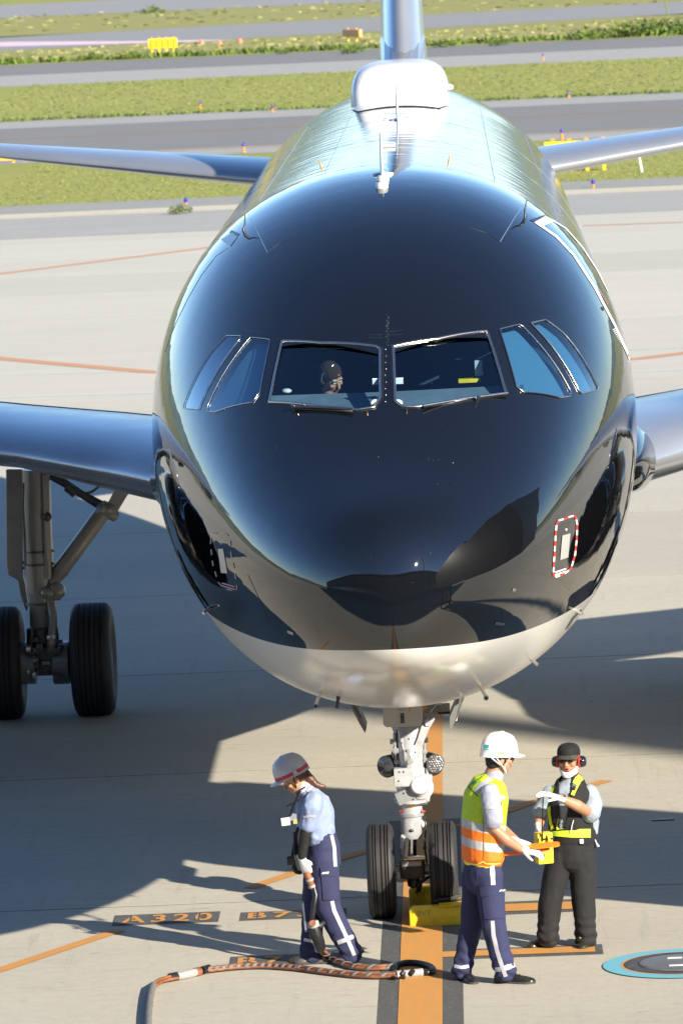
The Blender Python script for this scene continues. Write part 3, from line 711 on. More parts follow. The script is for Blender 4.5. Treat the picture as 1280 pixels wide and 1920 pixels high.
MB().box(U(897, 690, 2.62), (.06, .05, .12), bev=.01).build('life_vest_pouch', mat('pale_fabric', (.4, .45, .5), .8), jet)
p = U(880, 713, 2.55); MB().box(p, (.17, .1, .03), bev=.01).build('yellow_strap', yellow, jet)
for (u, v, sz) in ((703, 716, (.04, .003, .045)), (746, 715, (.075, .003, .045))):
    p = Spt(u, v); MB().box(p[0]+V((0, .05, 0)), sz).build('paper_card', white, jet)
for (u, v) in ((703, 757), (746, 757)):
    p = Spt(u, v); MB().ell(p[0]+V((0, .03, .0)), (.035, .01, .03)).build('window_heater_boot', mat('cream_boot', (.6, .62, .55), .5), jet)
p = U(537, 733, 2.5); MB().ell(p, (.04, .05, .02)).build('side_console_item', mat('cream_boot', (.6, .62, .55), .5), jet)
# ---- doors
whp = mat('white_door_paint', (.82, .82, .8), .25); gyp = mat('grey_door_paint', (.35, .45, .52), .3)
R_ = MB()
redm2 = mat('faded_red_print', (.5, .16, .14), .5)
dl = [(1188, 700), (1178, 668), (1152, 610), (1115, 540), (1075, 478), (1042, 443), (1012, 422), (1003, 416)]
strip(FB, dl, 4.2, 6, .004, R_); door = R_.build('passenger_door', whp, jet)
patch(FB, [(1001, 417), (1022, 405), (1040, 414), (1013, 426)], 4, 3, .004).build('door_sill', whp, door)
strip(FB, [(1028, 409), (1060, 428), (1090, 462), (1118, 505), (1140, 548), (1152, 572), (1166, 604), (1182, 645)], 2.2, 5, .004).build('door_edge', whp, door)
patch(FB, [(992, 412), (1019, 403), (1023, 405), (1000, 416)], 4, 2, .003).build('scuff_plate', darkm, door)
mb = MB()
for i in range(9): mb.add(patch(FB, [(1121+i*1.9, 543+i*3.2), (1124+i*1.9, 542+i*3.2), (1124.5+i*1.9, 543+i*3.2), (1121.5+i*1.9, 544.3+i*3.2)], 1, 1, .004).v, [(0, 1, 3, 2)])
mb.build('red_lettering', redm2, door)
h = Spt(1129, 579); MB().ell(h[0], (.012, .012, .02)).build('door_lock', blackm, door)
mb = MB()
for i in range(16):
    u, v = 1147+i*1.9, 618+i*3.1; mb.add(patch(FB, [(u, v), (u+6-i*.2, v-3), (u+6.2-i*.2, v-1.6), (u+.2, v+1.4)], 1, 1, .004).v, [(0, 1, 3, 2)])
mb.build('white_lettering', whp, door)
door2 = seam(FB, [(310, 660), (316, 640), (330, 605), (352, 560), (378, 515), (405, 480), (430, 462)], .0035).build('passenger_door', mat('door_edge_paint', (.45, .55, .62), .3), jet)
patch(FB, [(424, 455), (440, 441), (446, 443), (432, 462)], 2, 3, .004).build('door_sill', gyp, door2)
patch(FB, [(430, 436), (434, 431), (450, 438), (444, 444)], 3, 2, .003).build('scuff_plate', blackm, door2)
patch(FB, [(414, 449), (436, 436), (440, 441), (424, 455)], 2, 3, .004).build('door_corner', gyp, door2)
# seams on the brow, radome joint
mb = MB()
seam(FB, [(466, 402), (480, 430), (501, 473)], .003, mb=mb); seam(FB, [(986, 376), (966, 405), (937, 453)], .003, mb=mb)
mb.build('panel_seam', mat('seam_light', (.16, .22, .28), .4), jet)
mb = MB(); seam(FB, [(501, 473), (525, 455), (560, 440)], .003, mb=mb); seam(FB, [(937, 453), (915, 438), (878, 425)], .003, mb=mb)
seam(FB, [(465, 1078), (480, 1110), (505, 1165)], .003, mb=mb)
mb.build('panel_seam', mat('seam_dark', (.01, .012, .015), .5), jet)
for pts in ([(459, 400), (459, 420), (460, 441)], [(987, 375), (983, 395), (981, 416)]):
    mb = MB(); h0 = Spt(*pts[2]); P = [h0[0], h0[0]+h0[1]*.03+V((0, 0, .02)), U(pts[1][0], pts[1][1], h0[0].y+.02), U(pts[0][0], pts[0][1], h0[0].y+.04)]
    mb.tube(P, [.013, .010, .007, .004], 8); mb.build('static_wick', blackm, jet)
mb = MB()
for (u, v, up_) in ((601, 312, -1), (841, 302, 1)):
    h0 = Spt(u, v); P = U(u-up_*-2, v-13, h0[0].y); mb2 = MB(); mb2.tube([h0[0]-h0[1]*.01, P], [.02, .008], 8, flat=.4); mb2.build('orange_crown_tab', mat('tab_orange', (.8, .35, .03), .4), jet)
# ---- static port plates with dashed borders
def rrect_dashes(pts, n, cols, nm, w_=3.2):
    L_ = [V((*p, 0)) for p in pts]+[V((*pts[0], 0))]; seg = [(b_-a).length for a, b_ in zip(L_[:-1], L_[1:])]; tot = sum(seg)
    def at(s):
        for a, b_, l in zip(L_[:-1], L_[1:], seg):
            if s <= l: return a.lerp(b_, s/l)
            s -= l
        return L_[-1]
    out = []
    for k in range(n):
        s0 = tot*k/n; s1 = tot*(k+1)/n; pp = [at(s0+(s1-s0)*j/3) for j in range(4)]; c = cols[k % len(cols)]
        if c is None: continue
        out.append((strip(FB, [(q.x, q.y) for q in pp], w_, 5, .004), c))
    return out
stn = mat('bare_static_plate', (.55, .56, .52), .35, .4)
brd = [(1046, 976), (1053, 974), (1073, 967), (1078, 969), (1081, 984), (1080, 1010), (1077, 1040), (1070, 1064), (1060, 1074), (1041, 1082), (1036, 1078), (1037, 1060), (1040, 1010), (1042, 984)]
pl = patch(FB, [(1053, 1004), (1068, 1000), (1064, 1045), (1049, 1050)], 3, 5, .004).build('static_port_plate', stn, jet)
for mb, c in rrect_dashes(brd, 28, [whp, redm], 'd'): mb.build('border_dash', c, pl)
h = Spt(1061, 993); MB().ell(h[0], (.008, .008, .01)).build('sensor_dot', whp, pl)
for dy in (0, 5): strip(FB, [(1039, 1074+dy-1), (1060, 1066+dy)], 3, 5, .005).build('white_lettering', whp, pl)
pl = patch(FB, [(409, 1029), (419, 1029), (427, 1075), (415, 1074)], 3, 5, .004).build('static_port_plate', stn, jet)
brd2 = [(398, 999), (425, 1001), (431, 1008), (434, 1040), (439, 1065), (445, 1100), (443, 1109), (420, 1103), (410, 1092), (400, 1060), (395, 1020)]
for mb, c in rrect_dashes(brd2, 26, [mat('faded_white_print', (.3, .3, .3), .4), None], 'd', 1.8): mb.build('border_dash', c, pl)
h = Spt(415, 1019); MB().ell(h[0], (.006, .006, .008)).build('sensor_dot', whp, pl)
for dy in (0, 5): strip(FB, [(417, 1093+dy), (441, 1100+dy)], 2.4, 5, .005).build('lilac_lettering', mat('lilac_print', (.3, .22, .3), .5), pl)
for (a, b_) in (((540, 1181), (551, 1186)), ((928, 1166), (945, 1168)), ((960, 1103), (966, 1104))):
    patch(FB, [(a[0], a[1]), (b_[0], b_[1]), (b_[0]-1, b_[1]+5), (a[0]-1, a[1]+5)], 1, 1, .005).build('data_plate', silver, jet)
# probes round the nose
def probe(a, b_, yoff, r=.012, tip=None, nm='pitot_probe', m_=silver):
    h0 = Spt(*a); 
    if h0 is None: return
    P = U(b_[0], b_[1], h0[0].y+yoff); mb = MB(); mb.tube([h0[0]-h0[1]*.02, h0[0].lerp(P, .7), P], [r*1.3, r, r], 10)
    if tip: mb.lathe(P-V((0, .02, 0)), (0, -1, 0), [(0, r*1.6), (.05, r*1.6), (.05, r*.8), (.0, r*.7)], 12)
    mb.build(nm, m_, jet)
probe((394, 1139), (381, 1150), -.1, .011); probe((1080, 1145), (1092, 1152), -.1, .012); probe((995, 1235), (1007, 1247), -.05, .014, nm='drain_mast')
probe((898, 1283), (911, 1307), -.1, .012, True, 'angle_probe'); probe((601, 1297), (592, 1322), -.1, .011, True, 'angle_probe'); probe((634, 1306), (631, 1328), 0, .013, nm='drain_mast', m_=darkm); probe((866, 1300), (862, 1318), .05, .01, nm='drain_mast')
strip(FB, [(1062, 1178), (1072, 1160), (1088, 1142)], 3, 5, .008).build('rub_strip', silver, jet)
# ---- lifting surfaces
wpnt = mat('wing_paint', (.43, .45, .48), .22, .62, var=.05, vs=1.2); slatm = mat('bare_leading_edge', (.72, .73, .75), .1, 1, var=.03, vs=2)
def airfoil(n=26, t=.12, camber=.02):
    up, lo = [], []
    for i in range(n+1):
        x = .5*(1-math.cos(math.pi*i/n)); y = 5*t*(.2969*math.sqrt(x)-.126*x-.3516*x*x+.2843*x**3-.1036*x**4); c = camber*4*x*(1-x); up.append((x, c+y)); lo.append((x, c-y))
    return up[::-1]+lo[1:-1]
def wing(name, secs, mats, vertical=False, n=26):
    """secs: (span pos, LE y, z (or x), chord, thickness ratio, twist deg)"""
    S = []
    for (s, le, h, c, tt, tw) in secs:
        a = math.radians(tw); R = []
        for (x, yv) in airfoil(n, tt, 0 if vertical else .018):
            cy, cz = x*c, yv*c; yy = cy*math.cos(a)+cz*math.sin(a); zz = -cy*math.sin(a)+cz*math.cos(a)
            R.append(V((zz, le+yy, s)) if vertical else V((s, le+yy, h+zz)))
        S.append(R)
    return S
def interp(tab, k):
    out = []
    for a, b_ in zip(tab[:-1], tab[1:]):
        for i in range(k): out.append(tuple(x+(y-x)*i/k for x, y in zip(a, b_)))
    return out+[tab[-1]]
WT = [(1.2, 9.6, 2.93, 9.1, .076, 2.4), (1.98, 10.6, 2.98, 7.9, .088, 2.6), (2.7, 11.6, 3.06, 6.8, .094, 2.6), (3.6, 12.4, 3.18, 6.0, .082, 2.2), (6.4, 14.1, 3.42, 4.15, .125, 1.5), (15.6, 18.95, 4.25, 1.75, .105, -1), (16.9, 19.9, 4.4, 1.1, .10, -1.5)]
for sgn in (-1, 1):
    S = wing('wing', [(sgn*a, *r) for a, *r in interp(WT, 4)], None); wg = MB().loft(S).build('wing', wpnt, jet)
    # slat seam and bright leading edge
    mb = MB(); P = [q[int(len(q)*.27)]+V((0, 0, .004)) for q in S[4:]]; mb.tube(P, .006, 6); mb.build('slat_gap', mat('seam_blue', (.05, .07, .1), .4), wg)
    for x in (3.2, 8.5, 12.5):      # flap track fairings
        f = np.interp(x, [a[0] for a in WT], [a[1]+a[3] for a in WT]); z = np.interp(x, [a[0] for a in WT], [a[2] for a in WT])
        MB().limb([(sgn*x, f-1.9, z-.25), (sgn*x, f-1.0, z-.42), (sgn*x, f+.3, z-.42)], [(.1, .14), (.16, .2), (.05, .06)], n=14).build('flap_track_fairing', wpnt, wg)
HT = [(.4, 31.5, 4.58, 3.9, .10, -1), (6.1, 34.65, 5.22, 1.45, .09, -1), (6.22, 34.9, 5.23, 1.1, .08, -1)]
for sgn in (-1, 1):
    S = wing('h', [(sgn*a, *r) for a, *r in interp(HT, 3)], None); hs = MB().loft(S).build('horizontal_stabilizer', wpnt, jet)
VT = [(5.6, 28.6, 0, 7.0, .095, 0), (6.3, 29.7, 0, 5.9, .095, 0), (11.6, 34.4, 0, 2.5, .09, 0), (11.75, 34.8, 0, 2.0, .06, 0)]
vs_ = MB().loft(wing('v', interp(VT, 3), None, True)).build('vertical_stabilizer', wpnt, jet)
MB().limb([(0, 27.2, 5.86), (0, 29.2, 5.98), (0, 31, 6.3)], [(.06, .06), (.25, .16), (.3, .5)]).build('fin_fillet', wpnt, vs_)
# belly fairing and wing root fillets
mb = MB(); S = []
for i in range(21):
    u = i/20; y = 9.9+u*9.9; k = min(1, max(0, (y-10.6)/4.4)); k = k*k*(3-2*k)*(1 if u < .8 else max(.02, (1-u)/.2)**.5); w_ = .7+1.24*k; top = 3.05; bot = 1.83-.22*k
    S.append([V((w_*math.copysign(abs(math.cos(a))**.7, math.cos(a)), y, (top+bot)/2+(top-bot)/2*math.copysign(abs(math.sin(a))**.75, math.sin(a)))) for a in [2*math.pi*j/40 for j in range(40)]])
mb.loft(S).build('belly_fairing', fus.data.materials[0], jet)
for sgn in (-1, 1):
    MB().limb([(sgn*1.85, 8.9, 3.12), (sgn*1.96, 9.6, 3.10), (sgn*2.03, 10.5, 3.08), (sgn*1.95, 12.4, 3.08)], [(.04, .1), (.15, .22), (.23, .30), (.15, .3)], n=28).build('wing_root_fairing', black_paint, jet)
# engines
for sgn in (-1, 1):
    cx, cz, y0, ek = sgn*5.55, 1.82, 11.4, .92
    en = MB().lathe((cx, y0, cz), (0, 1, 0), [(2.2, .80*ek), (.35, .86*ek), (.1, .88*ek), (.0, .95*ek), (.06, 1.02*ek), (.5, 1.13*ek), (1.4, 1.18*ek), (3.2, 1.10*ek), (4.3, .92*ek), (4.3, .8*ek)], 56).build('engine_nacelle', black_paint, jet)
    MB().lathe((cx, y0, cz), (0, 1, 0), [(.1, .882*ek), (-.004, .952*ek), (.1, 1.04*ek)], 56).build('intake_lip', slatm, en)
    MB().lathe((cx, y0+.8, cz), (0, 1, 0), [(-.45, .001), (-.2, .14), (.1, .22)], 30).build('spinner', darkm, en)
    fb_ = MB()
    for k in range(24):
        a = 2*math.pi*k/24; d = V((math.cos(a), 0, math.sin(a))); q = V((-math.sin(a), 0, math.cos(a))); c0 = V((cx, y0+.85, cz))
        fb_.add([c0+d*.2-q*.04, c0+d*.2+q*.04+V((0, .1, 0)), c0+d*.76+q*.1+V((0, .16, 0)), c0+d*.76-q*.08], [(0, 1, 2, 3)])
    fb_.build('fan_blades', darkm, en)
    MB().limb([(cx, y0+.9, 2.95), (cx, y0+2.2, 3.12), (cx, y0+4.4, 3.2)], [(.1, .22), (.16, .3), (.08, .2)]).build('pylon', wpnt, en)
    MB().lathe((cx, y0+4.2, cz), (0, 1, 0), [(0, .6), (.8, .45), (1.3, .2), (1.3, .001)], 30).build('exhaust_cone', darkm, en)
# satcom radome, crown antennas
rw = mat('radome_white', (.62, .62, .62), .32, coat=.4)
def sup(cx, y, z0, w_, h_, n=32, p=.55):
    return [V((cx+w_*math.copysign(abs(math.cos(a))**p, math.cos(a)), y, z0+h_*math.copysign(abs(math.sin(a))**p, math.sin(a)))) for a in [2*math.pi*j/n for j in range(n)]]
S = [sup(0, 23.6+yy, 5.82, ww, hh) for yy, ww, hh in ((0, .44, .20), (.05, .50, .40), (.14, .535, .50), (.3, .55, .545), (.7, .56, .565), (1.6, .56, .56), (2.4, .5, .48), (3.2, .36, .3), (3.8, .15, .12))]
rd = MB().loft(S).build('satcom_radome', rw, jet)
mb = MB(); vs = []; n = 14
for j in range(8):
    y = 21.6+j*.28; w_ = .42+.12*j/7
    for i in range(n+1):
        th = math.pi/2+(i/n*2-1)*w_/2.0; p = fpt(y, th); q = p-V((0, y, 3.88)); q.y = 0; vs.append(p+q.normalized()*.012)
mb.add(vs, [(j*(n+1)+i, j*(n+1)+i+1, (j+1)*(n+1)+i+1, (j+1)*(n+1)+i) for j in range(7) for i in range(n)], 0, True); mb.build('radome_adapter_plate', rw, jet)
h = U(842, 163, 23.8); MB().ell(h, (.05, .06, .04)).build('radome_lug', rw, rd)
def blade(x, y, h_, c, m_=rw):
    z = sec(y)[1]; MB().loft([[V((x+d*.5*t_, y+c*a+s*.0, z+zz)) for a, d in ((0, 0), (.25, 1), (.6, .8), (1, 0), (.6, -.8), (.25, -1))] for zz, t_, c_ in ((-.03, .05, 1), (h_*.9, .03, .7))], smooth=False) if False else None
    mb = MB(); S = []
    for u in (0, .3, .6, .9, 1):
        cc = c*(1-.45*u); tk = .017*(1-.4*u); yo = y+u*h_*.55
        S.append([V((x+tk*dx, yo+cc*dy, z-.03+(h_+.03)*u)) for dy, dx in ((0, 0), (.12, .7), (.35, 1), (.7, .7), (1, 0), (.7, -.7), (.35, -1), (.12, -.7))])
    mb.loft(S); mb.lathe((x, y+c*.5, z-.01), (0, 0, 1), [(0, .09), (.02, .085), (.03, .001)], 20); return mb.build('blade_antenna', m_, jet)
ub = Spt(716, 335)[0]
blade(ub.x, ub.y, .36, .3); q_ = Spt(745, 225)[0]; blade(q_.x, q_.y, .35, .3)
for (u, v) in ((716, 351), (718, 338)):
    p = Spt(u, v)[0]; MB().lathe((p.x, p.y, p.z-.02), (0, 0, 1), [(0, .05), (.045, .05), (.06, .044), (.066, .001)], 24).build('flat_antenna', rw, jet)
p = Spt(727, 274)[0]; MB().box((p.x, p.y, 5.965), (.14, .5, .03), bev=.012).build('marker_antenna', rw, jet)
p = Spt(742, 216)[0]; MB().box((p.x, p.y, 5.965), (.25, 1.1, .035), bev=.015).build('marker_antenna', rw, jet)
p = Spt(718, 326)[0]; MB().lathe((p.x, p.y, p.z-.02), (0, 0, 1), [(0, .085), (.03, .085), (.045, .001)], 24).build('flat_antenna', rw, jet)

# skin joints of the roof behind the nose
mb = MB(); ps = mat('roof_seam', (.30, .36, .40), .35, .3)
for th in (64, 104, 121, 46):
    a = math.radians(th); MB().tube([fpt(7.3+i*.5, a)+V((0, 0, .0)) for i in range(38)], .0035, 5, cap=False).build('skin_seam', ps, jet)
for y in (7.05, 12.35, 17.65): MB().tube([fpt(y, math.radians(20+i*5)) for i in range(29)], .0035, 5, cap=False).build('skin_seam', ps, jet)

# specks and splashes on the nose
mb = MB()
for (u, v, r) in ((849, 868, .0045), (812, 863, .0022), (822, 861, .002), (829, 862, .002), (870, 873, .0015), (709, 857, .003), (768, 1021, .0022), (807, 1037, .0022), (804, 862, .002), (640, 980, .002), (905, 700, .002), (560, 870, .0018), (820, 908, .002), (696, 1046, .0025), (612, 610, .0018), (845, 560, .0018), (773, 1092, .002), (518, 840, .0018), (960, 800, .0018)):
    h = Spt(u, v); mb.ell(h[0], (r, r*.5, r), n=6)
for _ in range(26):
    h = Spt(random.gauss(735, 150), random.gauss(880, 90))
    if h: mb.ell(h[0], (.0013, .0008, .0016), n=5)
tag(mb.build('insect_marks', mat('speck', (.28, .28, .26), .7), jet), kind='stuff')
mb = MB()
for j in range(14): 
    for (x0, y0, x1, y1) in ((455, 618, 492, 624), (1010, 590, 1046, 596), (390, 640, 330, 750), (1072, 620, 1140, 720)):
        h = Spt(x0+(x1-x0)*j/13, y0+(y1-y0)*j/13)
        if h: mb.ell(h[0], (.0024, .0018, .0024), n=5)
tag(mb.build('rivets', mat('rivet_dull', (.08, .1, .13), .4, .5), jet), kind='stuff')
# ================================================================== NOSE GEAR
def tyre(parent, c, R_, wd, axd, rim_r, grooves, nm='tyre', facing=1, hub=True):
    """ribbed tyre revolving about axd; c = centre"""
    pr = []; h = wd/2; gs = sorted(grooves)
    side = [(-h*.80, rim_r), (-h*.96, rim_r+(R_-rim_r)*.28), (-h, rim_r+(R_-rim_r)*.55), (-h*.93, rim_r+(R_-rim_r)*.82), (-h*.74, R_*.985)]
    tread = [(-h*.62, R_*.996)]
    for g in gs:
        a = g*h; tread += [(a-.006, R_*(1-.006*g*g)), (a-.004, R_-.014), (a+.004, R_-.014), (a+.006, R_*(1-.006*g*g))]
    tread += [(h*.62, R_*.996)]
    pr = side+tread+[(-x, r) for x, r in side[::-1]]
    mb = MB().lathe(c, axd, pr, 72)
    t_ = mb.build(nm, rubber, parent, auto=True)
    flat_z = [v for v in t_.data.vertices]
    for v in t_.data.vertices:     # the tyre is squashed where it stands
        wz = v.co.z+ORI[t_.name].z
        if wz < .022: v.co.z = .022-ORI[t_.name].z-.02+(.0 if wz > 0 else 0)
    if hub:
        rm = MB().lathe(c, axd, [(-h*.8, rim_r*1.02), (-h*.84, rim_r*.98), (-h*.62, rim_r*.86), (-h*.4, rim_r*.78), (-h*.36, rim_r*.4), (-h*.7, rim_r*.3), (-h*.74, .001)], 40)
        rm.lathe(c, axd, [(h*.8, rim_r*1.02), (h*.84, rim_r*.98), (h*.62, rim_r*.86), (h*.4, rim_r*.78), (h*.36, rim_r*.4), (h*.7, rim_r*.3), (h*.74, .001)], 40)
        rb = rm.build('rim', alu, parent)
        bo = MB()
        for k in range(10):
            a = 2*math.pi*k/10; 
            for s_ in (-1, 1): bo.ell(V(c)+V((s_*h*.42, math.cos(a)*rim_r*.62, math.sin(a)*rim_r*.62)), (.02, .03, .03), n=6)
        tag(bo.build('wheel_bolts', darkm, parent), kind='stuff')
    return t_
YN = 5.07
def N_(u, v, dy=0): return U(u, v, YN+dy)
ng = MB()
ng.tube([N_(766, 1325, .1), N_(768, 1372), N_(770, 1440)], [.125, .115, .11], 28)      # upper leg
ng.tube([N_(771, 1438), N_(772, 1505)], [.115, .12], 28)
ng.lathe(N_(772, 1503), (0, 0, 1), [(-.012, .13), (.0, .145), (.02, .145), (.03, .12)], 28)
gear = ng.build('nose_gear', gearwhite, jet)
def gpart(name, mb, m=gearwhite): return mb.build(name, m, gear)
mb = MB(); mb.tube([N_(771, 1506), N_(771, 1562), N_(771, 1572)], [.088, .09, .07], 30)
gpart('steering_sleeve', mb, gearwhite)
gpart('sleeve_ring', MB().lathe(N_(771, 1527), (0, 0, 1), [(-.015, .089), (-.012, .1), (.012, .1), (.015, .089)], 28), alu)
gpart('oleo_piston', MB().tube([N_(771, 1565), N_(771, 1614)], .042, 24), chrome)
gpart('torque_link', MB().tube([N_(755, 1568, -.04), N_(752, 1592, -.16), N_(757, 1612, -.08)], [.02, .024, .02], 10), gearwhite)
gpart('torque_link', MB().box(N_(762, 1590, -.12), (.028, .03, .16), Matrix.Rotation(.1, 3, 'Y'), bev=.006), gearwhite)
gpart('link_pin', MB().tube([N_(757, 1611, -.1), N_(797, 1609, -.1)], .022, 14), silver)
gpart('fork_boss', MB().box(N_(771, 1616, -.02), (.17, .14, .06), bev=.015), alu)
gpart('axle', MB().tube([V((-.28, YN, .37)), V((.28, YN, .37))], .045, 18), alu)
gpart('axle_hub', MB().box((0, YN, .38), (.20, .16, .15), bev=.03), darkm)
gpart('jack_point', MB().lathe((.005, YN, .22), (0, 0, 1), [(0, .02), (.02, .05), (.10, .055), (.13, .03)], 18), darkm)
gpart('brake_unit', MB().tube([N_(749, 1642, 0), N_(763, 1640, -.02)], [.06, .04], 14), white)
gpart('hydraulic_hose', MB().tube([N_(786, 1672, -.05), N_(790, 1655, -.08), N_(802, 1646, -.06), N_(812, 1643, 0)], .012, 8), blackm)
gpart('hydraulic_hose', MB().tube([N_(781, 1676, -.05), N_(784, 1658, -.08), N_(796, 1645, -.06)], .009, 8), darkm)
# trunnion legs spreading into the bay
gpart('drag_strut', MB().tube([N_(752, 1378, -.02), N_(735, 1340, .25), N_(722, 1322, .4)], [.05, .045, .04], 12), alu)
mb = MB(); mb.loft([[N_(x0, y0, d0), N_(x1, y0+2, d0), N_(x1, y0+2, d0+.1), N_(x0, y0, d0+.1)] for x0, x1, y0, d0 in ((758, 786, 1418, -.10), (750, 796, 1385, -.10), (745, 806, 1362, -.08), (742, 822, 1335, .02))], smooth=False)
gpart('gear_yoke', mb, gearwhite)
mb = MB(); mb.prism([N_(798, 1362, -.09), N_(806, 1362, -.09), N_(829, 1322, .1), N_(818, 1322, .1), N_(795, 1352, -.09)], (0, .05, 0)); gpart('yoke_flange', mb, gearwhite)
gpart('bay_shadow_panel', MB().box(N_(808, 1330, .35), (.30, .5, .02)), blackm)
# number plate door on the front of the leg
pm = MB(); q = [N_(718, 1326, -.16), N_(789, 1323, -.16), N_(792, 1330, -.16), N_(792, 1352, -.16), N_(787, 1362, -.16), N_(723, 1364, -.16), N_(718, 1358, -.16)]
pm.prism(q, (0, .025, 0)); door_n = pm.build('leg_fairing_door', mat('belly_grey_paint', (.47, .45, .41), .4, var=.04), gear, bevel=.004)
mb = MB()
for a, b_ in (((751, 1339), (752.4, 1355)), ((755.6, 1339), (757, 1355))): mb.box((N_(a[0]+.7, (a[1]+b_[1])/2, -.167)), (.008, .004, .068))
for v in (1339, 1355): mb.box(N_(754, v, -.167), (.028, .004, .008))
mb.box(N_(754.2, 1347, -.167), (.006, .004, .04)); gd_ = mb.build('door_number', blackm, door_n)
mb = MB()
for k in range(4): mb.box(N_(747+k*4, 1331.5, -.167), (.011, .004, .007))
mb.build('door_lettering', mat('grey_print', (.25, .25, .25), .5), door_n)
MB().box(N_(768, 1331, -.167), (.012, .004, .035)).build('orange_mark', orange, door_n)
MB().box(N_(752, 1317, -.12), (.25, .12, .05), bev=.01).build('hinge_fairing', MATS['belly_grey_paint'], gear)
MB().ell(N_(760, 1311, -.12), (.035, .03, .02)).build('hinge_knuckle', silver, gear); MB().tube([N_(744, 1308, -.14), N_(750, 1312, -.14)], .014, 8).build('hinge_knuckle', silver, gear)
mb = MB(); mb.prism([N_(789, 1323, -.05), N_(802, 1327, -.05), N_(791, 1334, -.05)], (0, .02, 0)); mb.build('orange_tab', orange, gear)
# bay doors each side
for pts in ([(655, 1321), (664, 1323), (672, 1330), (687, 1366), (684, 1375), (674, 1358)], [(858, 1309), (871, 1304), (864, 1330), (853, 1352), (846, 1368), (842, 1366), (843, 1345)]):
    mb = MB(); mb.prism([N_(u, v, -.2) for u, v in pts], (0, .35, 0)); mb.build('bay_door', mat('bay_door_grey', (.16, .16, .15), .45, .1), gear)
gpart('door_rod', MB().tube([N_(871, 1303, -.5), N_(864, 1315, -.45), N_(855, 1352, -.5)], .008, 8), silver)
gpart('door_rod', MB().tube([N_(662, 1322, -.5), N_(675, 1345, -.45)], .01, 8), darkm)
# centre lugs, actuators
gpart('lug', MB().lathe(N_(766, 1418, -.13), (1, 0, 0), [(-.035, .055), (-.012, .06), (-.01, .035), (.01, .035), (.012, .06), (.035, .055)], 20), gearwhite)
gpart('lug_link', MB().box(N_(766, 1420, -.16), (.03, .05, .13), bev=.012), alu)
gpart('actuator_housing', MB().box(N_(757, 1456, -.10), (.16, .14, .15), bev=.015), gearwhite)
gpart('side_bracket', MB().box(N_(746, 1460, -.13), (.035, .03, .17), bev=.006), silver)
gpart('steering_motor', MB().lathe(N_(789, 1477, -.06), (.18, -1, .1), [(-.1, .09), (.02, .1), (.05, .095), (.06, .07)], 30), gearwhite)
mc = gpart('motor_cap', MB().lathe(N_(785, 1474, -.13), (.05, -1, .15), [(0, .068), (.05, .068), (.07, .055), (.078, .001)], 32), white)
gpart('cap_ring', MB().lathe(N_(785, 1474, -.12), (.05, -1, .15), [(0, .082), (.025, .082), (.03, .07)], 32), alu)
gpart('motor_body', MB().box(N_(797, 1474, .0), (.1, .2, .22), Matrix.Rotation(.15, 3, 'Y'), bev=.03), gearwhite)
gpart('lower_bracket', MB().box(N_(765, 1490, -.08), (.2, .12, .11), Matrix.Rotation(-.35, 3, 'Y'), bev=.02), alu)
gpart('collar_clip', MB().tube([N_(790, 1508, -.05), N_(799, 1508, -.03), N_(800, 1500, .0)], .012, 8), silver)
mb = MB(); mb.prism([N_(764, 1514, -.1), N_(776, 1514, -.1), N_(770, 1505, -.1)], (0, .01, 0)); gpart('warning_triangle', mb, orange)
for u in (753, 791): gpart('red_pin', MB().tube([N_(u, 1522, -.05), N_(u+(6 if u > 770 else -5), 1522, -.05)], [.014, .004], 10), redm)
gpart('valve_cap', MB().ell(N_(771, 1558, -.09), (.02, .012, .014)), darkm)
gpart('side_valve', MB().ell(N_(793, 1545, -.03), (.025, .03, .035)), white)
for pts, r in (([(739, 1375), (741, 1410), (744, 1450)], .012), ([(745, 1368), (744, 1400), (746, 1445)], .009), ([(793, 1370), (796, 1400), (795, 1430)], .011), ([(799, 1440), (803, 1460), (800, 1470)], .01), ([(740, 1405), (735, 1412), (738, 1428), (746, 1440)], .008), ([(750, 1480), (757, 1497), (775, 1500)], .01), ([(795, 1530), (797, 1560), (796, 1590), (800, 1620)], .008)):
    gpart('pipe', MB().tube([N_(u, v, -.05) for u, v in pts], r, 8), darkm if r < .01 else alu)
for (u, v, s_) in ((736, 1391, .045), (742, 1407, .05), (797, 1388, .045), (796, 1409, .04), (743, 1428, .04), (797, 1424, .035), (795, 1574, .03), (796, 1590, .03)):
    gpart('bracket', MB().box(N_(u, v, -.03), (s_, .07, s_*.8), bev=.008), random.choice([darkm, alu, alu]))
for (u, v) in ((748, 1448), (756, 1448), (747, 1465), (762, 1485), (780, 1496), (766, 1386), (778, 1411)):
    gpart('bolt', MB().ell(N_(u, v, -.17), (.008, .006, .008), n=8), darkm)
# the two lights
lens = mat('lamp_glass_dark', (.05, .05, .055), .08, coat=.6); hexm = mat('lamp_reflector', (.8, .8, .8), .12, 1)
L1 = gpart('taxi_light', MB().lathe(N_(731, 1436, .03), (-.62, -.78, -.05), [(-.12, .05), (-.08, .085), (.05, .09), (.06, .085)], 28), blackm)
MB().lathe(N_(723, 1438, -.03), (-.62, -.78, -.05), [(0, .082), (.012, .06), (.018, .001)], 28).build('lamp_lens', lens, L1)
L2 = gpart('taxi_light', MB().lathe(N_(808, 1433, .03), (.35, -.93, -.05), [(-.12, .06), (-.08, .085), (.05, .088), (.06, .08)], 28), blackm)
p0 = N_(816, 1432, -.045); MB().lathe(p0, (.35, -.93, -.05), [(0, .078), (.004, .076), (.005, .001)], 28).build('lamp_lens', lens, L2)
mb = MB(); ax = V((.35, -.93, -.05)).normalized(); ex = ax.cross(V((0, 0, 1))).normalized(); ey = ex.cross(ax)
